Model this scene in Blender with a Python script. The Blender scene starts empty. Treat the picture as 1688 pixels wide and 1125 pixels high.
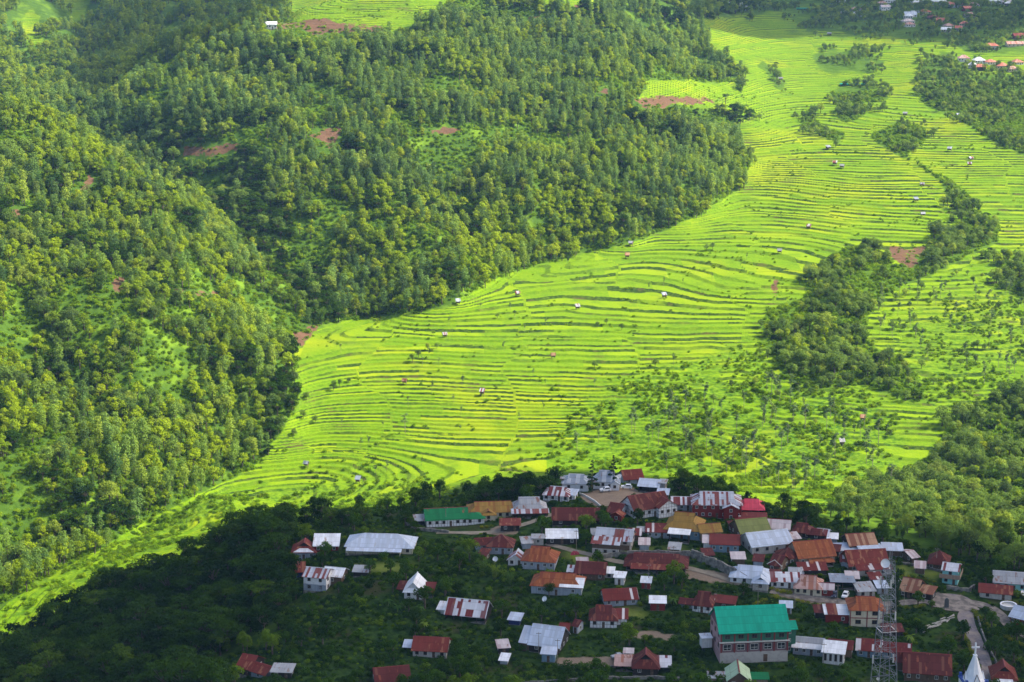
import bpy, math, random
import numpy as np
from mathutils import Vector, Matrix
SC = bpy.context.scene
R = math.radians
# ------------------------------------------------------------------ camera
F, PITCH, ZC = 3150.0, R(13.5), 330.0          # focal length in photo pixels, pitch below the horizon, eye height
cam = bpy.data.objects.new('camera', bpy.data.cameras.new('camera'))
SC.collection.objects.link(cam)
cam.location = (0, 0, ZC); cam.rotation_euler = (R(90) - PITCH, 0, 0)
cam.data.sensor_width = 36.0; cam.data.lens = 36.0 * F / 1688.0
cam.data.clip_start = 1.0; cam.data.clip_end = 12000.0
SC.camera = cam
# ------------------------------------------------------------------ light
SUN_EL, SUN_AZ = R(47), R(84)                   # azimuth from +Y (away from the camera) towards +X
SUN = Vector((math.sin(SUN_AZ) * math.cos(SUN_EL), math.cos(SUN_AZ) * math.cos(SUN_EL), math.sin(SUN_EL)))
W = bpy.data.worlds.new('World'); SC.world = W; W.use_nodes = True
nt = W.node_tree; bg = nt.nodes['Background']
sky = nt.nodes.new('ShaderNodeTexSky'); sky.sky_type = 'NISHITA'; sky.sun_disc = False
sky.sun_elevation = SUN_EL; sky.sun_rotation = SUN_AZ; sky.dust_density = 4.0; sky.ozone_density = 0.3
nt.links.new(sky.outputs['Color'], bg.inputs['Color']); bg.inputs['Strength'].default_value = 0.15
sl = bpy.data.lights.new('sun', 'SUN'); sl.energy = 4.5; sl.angle = R(0.5); sl.color = (1.0, 0.95, 0.84)
so = bpy.data.objects.new('sun', sl); SC.collection.objects.link(so)
so.rotation_euler = SUN.to_track_quat('Z', 'Y').to_euler(); so.location = (300, 200, 900)
SC.view_settings.view_transform = 'Standard'; SC.view_settings.look = 'None'
SC.view_settings.exposure = 0.98; SC.view_settings.gamma = 1.0; SC.view_settings.use_curve_mapping = False
cy = SC.cycles
cy.max_bounces = 6; cy.diffuse_bounces = 3; cy.glossy_bounces = 2; cy.transmission_bounces = 4
cy.transparent_max_bounces = 4; cy.volume_bounces = 0; cy.use_denoising = True; cy.denoising_prefilter = 'ACCURATE'; cy.denoising_input_passes = 'RGB_ALBEDO_NORMAL'; cy.use_adaptive_sampling = False
cy.caustics_reflective = False; cy.caustics_refractive = False; cy.sample_clamp_indirect = 4.0
# ------------------------------------------------------------------ helpers
COL = SC.collection
def tag(o, label=None, cat=None, group=None, kind=None):
    if label: o['label'] = label
    if cat: o['category'] = cat
    if group: o['group'] = group
    if kind: o['kind'] = kind
    return o
def empty(name, loc, rz=0.0):
    o = bpy.data.objects.new(name, None); COL.objects.link(o); o.location = loc; o.rotation_euler = (0, 0, rz)
    o.empty_display_size = 0.5; return o
def link(name, me, parent=None, loc=(0, 0, 0), rz=0.0, sc=1.0):
    o = bpy.data.objects.new(name, me); COL.objects.link(o)
    if parent: o.parent = parent
    o.location = loc; o.rotation_euler = (0, 0, rz)
    o.scale = (sc, sc, sc) if isinstance(sc, (int, float)) else sc
    return o
def mesh_np(name, V, faces, mats=(), tint=None, mi=None, smooth=False):
    """faces: (n,k) int array, all of one size"""
    V = np.asarray(V, np.float32); Fa = np.asarray(faces, np.int32)
    me = bpy.data.meshes.new(name); n, k = Fa.shape
    me.vertices.add(len(V)); me.vertices.foreach_set('co', V.ravel())
    me.loops.add(n * k); me.loops.foreach_set('vertex_index', Fa.ravel())
    me.polygons.add(n); me.polygons.foreach_set('loop_start', np.arange(0, n * k, k, dtype=np.int32))
    if mi is not None: me.polygons.foreach_set('material_index', np.asarray(mi, np.int32))
    if smooth: me.polygons.foreach_set('use_smooth', np.ones(n, bool))
    for m in mats: me.materials.append(m)
    if tint is not None:
        a = me.attributes.new('tint', 'FLOAT', 'FACE'); a.data.foreach_set('value', np.asarray(tint, np.float32))
    me.update(calc_edges=True)
    return me
class MB:
    """collects polygons; build() makes one mesh with UVs in metres (u along the level direction, v up the face)"""
    def __init__(s): s.v = []; s.f = []
    def poly(s, pts):
        i = len(s.v); s.v += [tuple(p) for p in pts]; s.f.append(list(range(i, i + len(pts)))); return s
    def box(s, x0, x1, y0, y1, z0, z1):
        a = [(x0,y0,z0),(x1,y0,z0),(x1,y1,z0),(x0,y1,z0),(x0,y0,z1),(x1,y0,z1),(x1,y1,z1),(x0,y1,z1)]
        for q in ((0,1,5,4),(1,2,6,5),(2,3,7,6),(3,0,4,7),(4,5,6,7),(3,2,1,0)): s.poly([a[k] for k in q])
        return s
    def prism(s, pts, t):
        """slab: pts is the top face, t the thickness downwards"""
        lo = [(p[0], p[1], p[2] - t) for p in pts]; s.poly(pts); s.poly(lo[::-1]); n = len(pts)
        for i in range(n):
            j = (i + 1) % n; s.poly([pts[j], pts[i], lo[i], lo[j]])
        return s
    def bar(s, a, b, r, n=4, r2=None):
        a = Vector(a); b = Vector(b); d = b - a
        if d.length < 1e-6: return s
        r2 = r if r2 is None else r2; d.normalize()
        p = d.orthogonal().normalized(); q = d.cross(p)
        A = [a + (p * math.cos(2*math.pi*(k+.5)/n) + q * math.sin(2*math.pi*(k+.5)/n)) * r for k in range(n)]
        B = [b + (p * math.cos(2*math.pi*(k+.5)/n) + q * math.sin(2*math.pi*(k+.5)/n)) * r2 for k in range(n)]
        for k in range(n):
            j = (k + 1) % n; s.poly([A[k], A[j], B[j], B[k]])
        s.poly(A[::-1]); s.poly(B); return s
    def lathe(s, prof, n=16, c=(0, 0)):
        for (r0, z0), (r1, z1) in zip(prof, prof[1:]):
            for k in range(n):
                a0, a1 = 2*math.pi*k/n, 2*math.pi*(k+1)/n
                P = [(c[0]+r0*math.cos(a0), c[1]+r0*math.sin(a0), z0), (c[0]+r0*math.cos(a1), c[1]+r0*math.sin(a1), z0),
                     (c[0]+r1*math.cos(a1), c[1]+r1*math.sin(a1), z1), (c[0]+r1*math.cos(a0), c[1]+r1*math.sin(a0), z1)]
                if r0 < 1e-5: P = [P[0], P[2], P[3]]
                elif r1 < 1e-5: P = P[:3]
                s.poly(P)
        return s
    def turn(s, rz):
        c, n = math.cos(rz), math.sin(rz); s.v = [(x*c - y*n, x*n + y*c, z) for x, y, z in s.v]; return s
    def shift(s, dx, dy, dz=0): s.v = [(x+dx, y+dy, z+dz) for x, y, z in s.v]; return s
    def mesh(s, name, mat):
        me = bpy.data.meshes.new(name); me.from_pydata([tuple(p) for p in s.v], [], s.f); me.materials.append(mat)
        uv = me.uv_layers.new(name='UVMap'); Z = Vector((0, 0, 1))
        for p in me.polygons:
            n = p.normal; h = Z.cross(n)
            if h.length < 1e-3: t, w = Vector((1, 0, 0)), Vector((0, 1, 0))
            else: t = h.normalized(); w = n.cross(t)
            for li in p.loop_indices:
                c = me.vertices[me.loops[li].vertex_index].co; uv.data[li].uv = (c.dot(t), c.dot(w))
        return me
    def build(s, name, mat, parent=None, loc=(0, 0, 0), rz=0.0): return link(name, s.mesh(name, mat), parent, loc, rz)
# noise ------------------------------------------------------------------
def hash2(i, j, s=0):
    n = (i.astype(np.int64) * 374761393 + j.astype(np.int64) * 668265263 + s * 982451653) & 0x7fffffff
    n = ((n ^ (n >> 13)) * 1274126177) & 0x7fffffff
    return ((n ^ (n >> 16)) & 0xffff) / 65535.0
def vnoise(x, y, s=0):
    i = np.floor(x); j = np.floor(y); a = x - i; b = y - j
    a = a*a*(3-2*a); b = b*b*(3-2*b)
    return ((hash2(i, j, s)*(1-a) + hash2(i+1, j, s)*a)*(1-b) + (hash2(i, j+1, s)*(1-a) + hash2(i+1, j+1, s)*a)*b)*2 - 1
def fbm(x, y, oct=3, s=0):
    o = 0; a = 1.0; t = 0
    for k in range(oct): o = o + a*vnoise(x*2**k + 17.3*k, y*2**k - 9.1*k, s+k); t += a; a *= .5
    return o / t
def sstep(a, b, x):
    t = np.clip((x - a) / (b - a), 0, 1); return t*t*(3-2*t)
# ------------------------------------------------------------------ the land: heights of surveyed points, joined by a smooth surface
cp_, sp_ = math.cos(PITCH), math.sin(PITCH)
def ray(u, v):
    nx = (np.asarray(u, float) - 844) / F; ny = (562.5 - np.asarray(v, float)) / F
    return nx, cp_ + ny*sp_, -sp_ + ny*cp_
def pt(u, v, y):
    dx, dy, dz = ray(u, v); return dx/dy*y, y, ZC + dz/dy*y
CP=[ # u,v,y
# village plateau
(450,1120,548),(700,1120,548),(1000,1120,546),(1300,1120,546),(1680,1120,550),
(500,1000,602),(800,1000,598),(1100,1000,596),(1400,1000,600),(1688,1000,606),
(520,910,648),(800,910,640),(1100,910,636),(1400,910,640),(1688,930,640),
(600,858,686),(800,845,686),(1000,808,700),(1150,830,690),(1320,870,668),(1500,900,656),
# dark slope left of village
(300,1120,575),(150,1120,600),(0,1120,625),(350,1000,640),(200,1060,640),(60,1060,668),(400,910,668),(250,985,668),(-150,1125,650),(-250,1060,700),
# foot of spur behind village
(450,840,862),(650,800,885),(850,760,916),(1050,740,934),(1250,770,888),(1450,800,850),(1688,830,805),
# terraces
(0,1000,775),(100,940,806),(240,870,850),(350,830,878),(450,765,925),(600,700,962),(480,640,990),(600,600,1030),(560,545,1085),
(700,520,1110),(850,450,1200),(800,600,1030),(1000,650,988),(1000,550,1080),(1000,410,1265),(1150,370,1330),(1200,600,1030),(1200,480,1160),
(1220,300,1450),(1400,420,1240),(1400,600,1030),(1550,420,1240),(1500,520,1110),(1688,400,1270),(1688,560,1070),(1688,700,940),(1400,700,942),(1200,700,946),(1550,640,985),
(1400,300,1430),(1550,300,1430),(1688,300,1430),(1300,200,1640),(1450,200,1620),(1600,200,1610),(1688,200,1620),(1300,120,1830),(1450,110,1830),(1600,100,1830),
(1250,55,1990),(1400,50,2000),(1550,45,1990),(1688,40,1980),(1200,0,2170),(1450,0,2150),(1688,0,2120),(1750,100,1830),(1750,400,1270),(1850,700,930),(1850,200,1600),
# left hill
(-10,200,1240),(0,300,1130),(0,400,1045),(0,500,980),(0,600,925),(0,700,872),(0,800,828),(0,950,770),(-150,250,1180),(-150,500,960),(-150,800,815),
(100,230,1235),(150,400,1070),(150,600,940),(150,800,840),(110,905,800),(200,300,1195),(250,430,1090),(280,600,960),(280,750,880),(300,360,1165),(380,430,1125),(400,550,1040),(420,700,950),(480,530,1090),(350,800,860),
# gully
(430,430,1195),(350,340,1315),(250,255,1415),(130,185,1480),
# far hill
(-20,170,1650),(0,100,1830),(0,0,2030),(-200,100,1830),(-200,0,2030),(100,150,1700),(120,60,1920),(200,110,1830),(200,0,2080),(320,70,1930),(350,0,2130),
# middle hill
(130,168,1455),(220,145,1480),(320,105,1500),(420,50,1560),(480,32,1600),(560,40,1590),(300,200,1395),(400,150,1450),(430,250,1335),(500,200,1410),(450,350,1245),(520,450,1150),(560,520,1105),
(560,300,1300),(600,120,1500),(650,420,1195),(700,300,1310),(700,180,1430),(720,80,1570),(600,0,1680),(750,0,1700),(800,440,1205),(850,330,1300),(850,200,1430),(900,90,1590),(950,0,1760),
(1000,370,1300),(1000,250,1420),(1050,150,1560),(1050,60,1740),(1150,320,1400),(1180,230,1520),(1200,165,1660),(1170,100,1790),(1120,20,1950),
]
# extra far / near world points x,y,z
XP=[(-1000,2700,330),(-500,2700,300),(0,2700,300),(500,2700,280),(1000,2700,280),(-300,2350,262),(0,2200,262),(300,2400,230),(-100,1850,235),
(0,420,84),(-200,420,70),(200,420,84),(-300,250,50),(0,250,70),(300,250,70),(-300,480,62),(300,480,86),(200,480,88),(0,480,88),(-110,480,80),(900,1500,140),(-800,1500,200),(700,2100,215)]
P=np.array([pt(*c) for c in CP]+XP)
def tps(P, lam=2e-4):
    S = 1000.0; X = P[:, :2]/S; n = len(P)
    r2 = ((X[:, None] - X[None])**2).sum(-1); K = 0.5*r2*np.log(r2 + 1e-12)
    A = np.zeros((n+3, n+3)); A[:n, :n] = K + lam*np.eye(n); A[:n, n:n+2] = X; A[:n, n+2] = 1; A[n:, :n] = A[:n, n:].T
    b = np.zeros(n+3); b[:n] = P[:, 2]; return X, np.linalg.solve(A, b), S
X_, W_, S_ = tps(P)
GX0, GX1, GY0, GY1, GS = -1300, 1300, 200, 2940, 6.0
gx = np.arange(GX0, GX1+GS, GS); gy = np.arange(GY0, GY1+GS, GS)
def tps_eval(x, y):
    q = np.stack([x, y], -1)/S_; out = np.empty(len(q))
    for i in range(0, len(q), 20000):
        s = q[i:i+20000]; r2 = ((s[:, None] - X_[None])**2).sum(-1)
        out[i:i+20000] = (0.5*r2*np.log(r2 + 1e-12)) @ W_[:len(X_)] + s @ W_[-3:-1] + W_[-1]
    return out
mx, my = np.meshgrid(gx, gy); GZ = tps_eval(mx.ravel(), my.ravel()).reshape(mx.shape)
GZ += 1.2*fbm(mx/70., my/70., 2, 5)*sstep(700, 850, my)
def bilin(G, x0, y0, st, x, y):
    fx = np.clip((np.asarray(x, float) - x0)/st, 0, G.shape[1]-1.001); fy = np.clip((np.asarray(y, float) - y0)/st, 0, G.shape[0]-1.001)
    i = fx.astype(int); j = fy.astype(int); a = fx-i; b = fy-j
    return (G[j, i]*(1-a) + G[j, i+1]*a)*(1-b) + (G[j+1, i]*(1-a) + G[j+1, i+1]*a)*b
def H0(x, y): return bilin(GZ, GX0, GY0, GS, x, y)
def project(x, y, z):
    x = np.asarray(x, float); d = y*cp_ - (z - ZC)*sp_; h = y*sp_ + (z - ZC)*cp_
    return 844 + F*x/d, 562.5 - F*h/d
def cast(u, v, H=None):
    """the point where the view through a photo pixel meets the ground"""
    H = H or H0; dx, dy, dz = ray(u, v); tx, tz = dx/dy, dz/dy
    ys = np.arange(440, 2900, 1.0); g = H(tx*ys, ys); k = np.nonzero(ZC + tz*ys < g)[0]
    y = ys[k[0]] if len(k) else 2800.0
    return float(tx*y), float(y), float(H(np.array([tx*y]), np.array([y]))[0])
# what grows where: outlines drawn on the ground (given by where the photo shows them), kept as a soft map
MW, MH, MS, MPAD = 520, 380, 4.0, 60   # map of the view, 4 px cells with a margin
mu, mv = np.meshgrid((np.arange(MW) - MPAD + .5)*MS, (np.arange(MH) - MPAD + .5)*MS)
def inpoly(u, v, poly):
    r = np.zeros(np.shape(u), bool); n = len(poly)
    for i in range(n):
        (x0, y0), (x1, y1) = poly[i], poly[(i+1) % n]
        if y0 == y1: continue
        c = ((y0 > v) != (y1 > v)) & (u < (x1-x0)*(v-y0)/(y1-y0) + x0); r ^= c
    return r
def region(polys, blur=1, minus=()):
    m = np.zeros(mu.shape)
    for p in polys: m[inpoly(mu, mv, p)] = 1
    for p in minus: m[inpoly(mu, mv, p)] = 0
    for _ in range(blur):
        q = np.pad(m, 1, mode='edge'); m = sum(q[a:a+MH, b:b+MW] for a in range(3) for b in range(3))/9
    return m
def sample(m, u, v): return bilin(m, (0.5-MPAD)*MS, (0.5-MPAD)*MS, MS, u, v)
B = -230
FOREST_L = [(B,1120),(0,1000),(60,962),(140,917),(240,857),(330,812),(430,765),(470,700),(500,660),(470,600),(520,545),(545,532),(640,520),(740,505),(800,468),(850,448),(950,420),(1060,395),(1150,355),(1220,310),(1240,270),(1215,215),(1225,150),(1225,125),(1180,90),(1140,40),(1110,0),(1090,B),(B,B)]
CLEAR = [[(470,-20),(760,-20),(730,40),(600,52),(470,32)],[(1070,132),(1215,136),(1225,190),(1150,178),(1050,168)],[(80,-20),(140,-20),(140,48),(120,42)],[(880,-10),(1000,-10),(1000,10),(900,14)],
         [(35,25),(60,15),(75,75),(45,70)],[(270,50),(285,35),(290,75),(275,75)]]
FOREST_R = [[(1340,440),(1400,408),(1450,412),(1480,440),(1520,412),(1540,385),(1590,365),(1600,340),(1650,370),(1650,395),(1560,440),(1490,470),(1440,500),(1420,560),(1500,600),(1530,655),(1500,660),(1430,635),(1330,640),(1290,625),(1262,570),(1260,515),(1330,490)],
  [(1510,112),(1560,80),(1600,125),(1800,118),(1800,300),(1640,235),(1580,195),(1520,170)],
  [(1112,B),(1800,B),(1800,75),(1690,85),(1600,88),(1560,66),(1490,62),(1330,50),(1290,20),(1145,32)],
  [(1338,88),(1420,80),(1460,105),(1440,120),(1360,122)],[(1370,150),(1400,142),(1465,150),(1460,170),(1420,170),(1430,190),(1390,205)],
  [(1430,225),(1490,200),(1530,215),(1520,240),(1490,255),(1570,300),(1605,330),(1585,365),(1555,300),(1490,260)],[(1255,95),(1300,140),(1290,150),(1250,110)],[(1330,185),(1350,205),(1400,225),(1380,235),(1320,205)],
  [(1440,800),(1520,760),(1570,700),(1640,660),(1800,640),(1800,960),(1688,948),(1600,925),(1500,895),(1420,860),(1360,845)],[(1640,430),(1800,400),(1800,500),(1660,480)]]
DARK = [(B,1150),(0,1080),(90,1032),(200,976),(300,942),(400,892),(470,862),(478,900),(470,960),(480,1000),(440,1060),(370,1080),(360,1400),(B,1400)]
VILLAGE = [(470,850),(660,835),(760,798),(930,778),(1110,792),(1260,830),(1420,872),(1520,900),(1688,935),(1900,950),(1900,1400),(360,1400),(370,1080),(440,1060),(480,1000),(470,960),(478,900)]
SOIL = [[(280,262),(300,240),(400,236),(395,250),(330,262)],[(505,218),(560,208),(570,216),(540,262),(530,240)],[(690,214),(770,206),(765,216),(700,222)],[(1040,160),(1120,155),(1200,168),(1140,174),(1060,182)],
  [(455,36),(545,33),(625,40),(640,50),(615,58),(540,56),(520,66),(500,50),(430,54)],[(18,345),(40,335),(32,366),(15,372)],[(112,325),(150,285),(160,300),(135,330)],[(186,462),(205,455),(212,482),(184,484)],[(275,476),(360,482),(362,490),(290,486)],
  [(478,550),(520,530),(526,545),(490,575)],[(1462,404),(1525,402),(1530,420),(1505,445),(1470,425)],[(1276,455),(1284,450),(1290,485),(1270,490)],[(862,30),(900,26),(905,34),(868,36)],[(930,8),(960,4),(955,16)],
  [(985,150),(1010,150),(1005,160),(985,158)],[(450,610),(475,590),(470,605)]]
DIRT = [[(950,815),(1000,805),(1050,806),(1075,822),(1035,835),(985,838),(960,828)],[(1140,935),(1200,945),(1235,965),(1200,962),(1120,955)],[(820,868),(860,860),(850,885),(790,880)],[(910,1083),(1035,1086),(1020,1098),(940,1100),(915,1096)],[(1060,1040),(1120,1045),(1110,1055),(1030,1050)],
  [(1275,968),(1480,1000),(1470,1012),(1380,1004),(1275,980)]]
LAWN = [[(1040,903),(1150,912),(1150,922),(1030,916)],[(1480,932),(1555,942),(1545,955),(1490,950)],[(940,905),(990,925),(960,930),(930,915)],[(1020,1000),(1070,1008),(1060,1018),(1020,1016)],[(575,935),(640,925),(690,930),(640,945)]]
M_for = np.maximum(region([FOREST_L], 1, CLEAR), region(FOREST_R, 1)); M_dark = region([DARK], 1); M_vil = region([VILLAGE], 2); M_soil = region(SOIL, 1)
M_dirt = region(DIRT, 1); M_lawn = region(LAWN, 1); M_clear = region(CLEAR[1:2], 1)
M_ter = np.clip(1 - M_for - M_dark - M_vil, 0, 1); M_ter[mv > 880] *= (mu < 420)[mv > 880]
ROUGH = [(1000,640),(1250,560),(1290,640),(1430,650),(1500,720),(1450,800),(1400,860),(1260,830),(1100,785),(930,770),(900,740)]
M_rough = np.maximum(region([ROUGH], 12), .85*region([[(0,1010),(240,862),(380,800),(520,800),(740,790),(740,840),(480,850),(300,905),(100,990),(0,1045)]], 8)); M_rough = np.maximum(M_rough, .55*region([[(1430,570),(1520,500),(1800,420),(1800,700),(1560,700)]], 10))
# spurs and gullies of the wooded hills
ug_, vg_ = project(mx, my, GZ); wf_ = sample(M_for, ug_, vg_)*(ug_ < 1240)*sstep(760, 900, my)
for _ in range(4): q_ = np.pad(wf_, 1, mode='edge'); wf_ = sum(q_[a:a+wf_.shape[0], b:b+wf_.shape[1]] for a in range(3) for b in range(3))/9
rdg = 1 - 2*np.abs(fbm((mx*.86 + my*.5)/115., (my*.86 - mx*.5)/210., 2, 211)); rdg2 = fbm((mx*.7 - my*.7)/48., (my*.7 + mx*.7)/70., 2, 217)
GZ += wf_*(19*(rdg - .45) + 6*rdg2)
# terraces: heights cut into uneven level steps, with breaks where fields meet
rs = np.random.RandomState(4)
TH = np.cumsum(rs.uniform(0.55, 1.35, 500)); TI = np.arange(500.0)
def cells(x, y, cs, s):
    wx = x + 26*fbm(x/60., y/60., 2, 31); wy = y + 26*fbm(x/60.+50, y/60., 2, 37)
    i = np.floor(wx/cs); j = np.floor(wy/(cs*1.5) + hash2(i, i*0, 3)); return hash2(i, j, s)
def land(x, y):
    """height, terrace level, cover weights at ground points"""
    x = np.asarray(x, float); y = np.asarray(y, float); z = H0(x, y); u, v = project(x, y, z)
    ju = u + 7*fbm(x/14., y/14., 2, 51); jv = v + 5*fbm(x/14.+9, y/14., 2, 53)
    ter = np.maximum(sample(M_ter, ju, jv), sample(M_clear, ju, jv)); ter = np.where((y < 700) & (u > 420), 0, ter)
    ro = sample(M_rough, u, v)
    lev = np.interp(z - 20 + 5*(cells(x, y, 75., 7) - .5), TH, TI)
    lev = lev + .30*fbm(x/11., y/11., 3, 71)*(.55 + ro)
    f = lev - np.floor(lev); q = np.floor(lev) + sstep(.74, .975, f)
    zt = z + (np.interp(q, TI, TH) - np.interp(lev, TI, TH))
    bump = fbm(x/7., y/7., 3, 81)
    zt = z + (zt - z)*(1 - .8*sstep(1580, 1800, y)); zz = z*(1-ter) + zt*ter + bump*(.35 + .9*sample(M_for, u, v) + .5*ro)*(1 - .75*ter)
    return zz, lev, ter, ju, jv
def G(x, y): return land(x, y)[0]
def gz(x, y): return float(G(np.array([x]), np.array([y]))[0])
# ------------------------------------------------------------------ materials
MATS = {}
def newmat(name):
    m = bpy.data.materials.new(name); m.use_nodes = True; m.node_tree.nodes.clear(); MATS[name] = m; return m, m.node_tree
class NT:
    """small helper for node trees"""
    def __init__(s, t): s.t = t
    def n(s, k, **kw):
        o = s.t.nodes.new(k)
        for a, b in kw.items():
            if a.startswith('i_'): o.inputs[a[2:].replace('_', ' ')].default_value = b
            else: setattr(o, a, b)
        return o
    def l(s, a, b): s.t.links.new(a, b)
    def val(s, sock, v):
        if isinstance(v, (int, float)): sock.default_value = v
        elif isinstance(v, (tuple, list)): sock.default_value = (*v, 1.0)[:4]
        else: s.l(v, sock)
    def mix(s, f, a, b, blend='MIX'):
        o = s.n('ShaderNodeMix', data_type='RGBA', blend_type=blend); s.val(o.inputs[0], f); s.val(o.inputs[6], a); s.val(o.inputs[7], b); return o.outputs[2]
    def math(s, op, a, b=0.0, c=0.0, clamp=False):
        o = s.n('ShaderNodeMath', operation=op, use_clamp=clamp); s.val(o.inputs[0], a); s.val(o.inputs[1], b); s.val(o.inputs[2], c); return o.outputs[0]
    def ramp(s, v, lo, hi):
        o = s.n('ShaderNodeMapRange', interpolation_type='SMOOTHSTEP'); s.val(o.inputs[0], v); o.inputs[1].default_value = lo; o.inputs[2].default_value = hi; return o.outputs[0]
    def noise(s, scale, vec=None, detail=3.0, dim='3D', dist=0.0):
        o = s.n('ShaderNodeTexNoise', noise_dimensions=dim); o.inputs['Scale'].default_value = scale; o.inputs['Detail'].default_value = detail; o.inputs['Distortion'].default_value = dist
        if vec is not None: s.l(vec, o.inputs['Vector'])
        return o.outputs['Fac']
    def attr(s, name, out='Fac', typ='GEOMETRY'):
        o = s.n('ShaderNodeAttribute', attribute_name=name, attribute_type=typ); return o.outputs[out]
    def out(s, sh): s.l(sh, s.n('ShaderNodeOutputMaterial').inputs['Surface'])
    def pbsdf(s, col, rough=0.8, metal=0.0, spec=0.3, bump=None, dist=0.05):
        o = s.n('ShaderNodeBsdfPrincipled'); s.val(o.inputs['Base Color'], col); s.val(o.inputs['Roughness'], rough); o.inputs['Metallic'].default_value = metal
        o.inputs['Specular IOR Level'].default_value = spec
        if bump is not None:
            b = s.n('ShaderNodeBump'); b.inputs['Strength'].default_value = 0.6; b.inputs['Distance'].default_value = dist; s.l(bump, b.inputs['Height']); s.l(b.outputs[0], o.inputs['Normal'])
        return o.outputs[0]
def mat_ground():
    m, t = newmat('ground'); N = NT(t)
    pos = N.n('ShaderNodeNewGeometry').outputs['Position']
    sep = N.n('ShaderNodeSeparateColor'); N.l(N.attr('cover', 'Color'), sep.inputs[0])
    forest, ter, soil = sep.outputs[0], sep.outputs[1], sep.outputs[2]
    sep2 = N.n('ShaderNodeSeparateColor'); N.l(N.attr('cover2', 'Color'), sep2.inputs[0])
    vil, dirt, lawn = sep2.outputs[0], sep2.outputs[1], sep2.outputs[2]
    big = N.noise(.012, pos, 3); mid = N.noise(.07, pos, 4); fine = N.noise(.45, pos, 4); tiny = N.noise(1.6, pos, 3)
    # rice: each level and stretch of field its own green, some ripening to yellow
    lev = N.attr('level'); fl = N.math('FLOOR', lev); fr = N.math('FRACT', lev)
    st = N.n('ShaderNodeSeparateXYZ'); N.l(pos, st.inputs[0])
    wn = N.n('ShaderNodeTexWhiteNoise', noise_dimensions='2D'); cv = N.n('ShaderNodeCombineXYZ')
    N.l(fl, cv.inputs[0]); N.l(N.math('FLOOR', N.math('ADD', N.math('MULTIPLY', st.outputs[0], .022), N.math('MULTIPLY', fl, .37))), cv.inputs[1]); N.l(cv.outputs[0], wn.inputs['Vector'])
    plot = wn.outputs['Value']
    rice = N.mix(plot, (.098, .200, .004), (.180, .280, .005))
    rice = N.mix(N.math('MULTIPLY', N.ramp(N.math('ADD', big, N.math('MULTIPLY', plot, .14)), .58, .80), .6), rice, (.29, .31, .008))
    rice = N.mix(N.math('MULTIPLY', N.ramp(mid, .48, .70), .65), rice, (.062, .145, .008))
    rice = N.mix(N.math('MULTIPLY', N.ramp(N.math('ADD', N.math('MULTIPLY', fine, .5), N.math('MULTIPLY', tiny, .5)), .42, .66), .5), rice, (.22, .31, .012))
    # banks between the fields: grass, scrub and bare earth, with riser shade painted in
    bank = N.mix(N.ramp(fine, .38, .62), (.016, .042, .008), (.055, .095, .012))
    bank = N.mix(N.math('MULTIPLY', N.ramp(mid, .56, .70), .7), bank, (.10, .07, .035))
    edge = N.math('ADD', fr, N.math('MULTIPLY', N.math('SUBTRACT', fine, .5), .16))
    isb = N.math('MULTIPLY', N.ramp(edge, .70, .74), N.math('SUBTRACT', 1.0, N.ramp(edge, .965, .99)))
    some = N.ramp(N.math('ADD', N.math('MULTIPLY', N.noise(.045, pos, 4), .75), N.math('MULTIPLY', plot, .35)), .42, .66)
    rice = N.mix(N.math('MULTIPLY', isb, N.math('ADD', .22, N.math('MULTIPLY', some, .75))), rice, bank)
    scrub = N.mix(N.ramp(fine, .3, .7), (.035, .10, .008), (.15, .26, .010)); scrub = N.mix(N.math('MULTIPLY', N.ramp(tiny, .5, .8), .4), scrub, (.20, .29, .02))
    rice = N.mix(N.math('MULTIPLY', N.attr('rough'), N.ramp(N.noise(.06, pos, 4), .40, .58)), rice, scrub)
    floor_ = N.mix(fine, (.030, .072, .010), (.085, .155, .015)); floor_ = N.mix(N.math('MULTIPLY', N.ramp(mid, .50, .68), .75), floor_, (.15, .25, .016))
    grass = N.mix(fine, (.04, .10, .008), (.12, .20, .012))
    col = N.mix(forest, grass, floor_)
    col = N.mix(N.ramp(ter, .35, .65), col, rice)
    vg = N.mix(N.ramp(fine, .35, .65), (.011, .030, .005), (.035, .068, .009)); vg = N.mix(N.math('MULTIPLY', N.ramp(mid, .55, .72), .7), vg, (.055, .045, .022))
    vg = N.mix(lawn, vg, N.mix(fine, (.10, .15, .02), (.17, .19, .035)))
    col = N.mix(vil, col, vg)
    earth = N.mix(fine, (.080, .044, .026), (.185, .105, .062)); yard = N.mix(fine, (.17, .125, .088), (.27, .205, .15))
    col = N.mix(N.ramp(N.math('ADD', soil, N.math('MULTIPLY', soil, N.math('ADD', N.math('MULTIPLY', N.math('SUBTRACT', mid, .5), 2.2), N.math('MULTIPLY', N.math('SUBTRACT', fine, .5), 1.4)))), .58, .75), col, earth)
    col = N.mix(N.ramp(N.math('ADD', dirt, N.math('MULTIPLY', N.math('SUBTRACT', fine, .5), .5)), .4, .6), col, yard)
    N.out(N.pbsdf(col, .95, spec=.02, bump=N.math('ADD', fine, N.math('MULTIPLY', tiny, .5)), dist=.5)); return m
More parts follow.
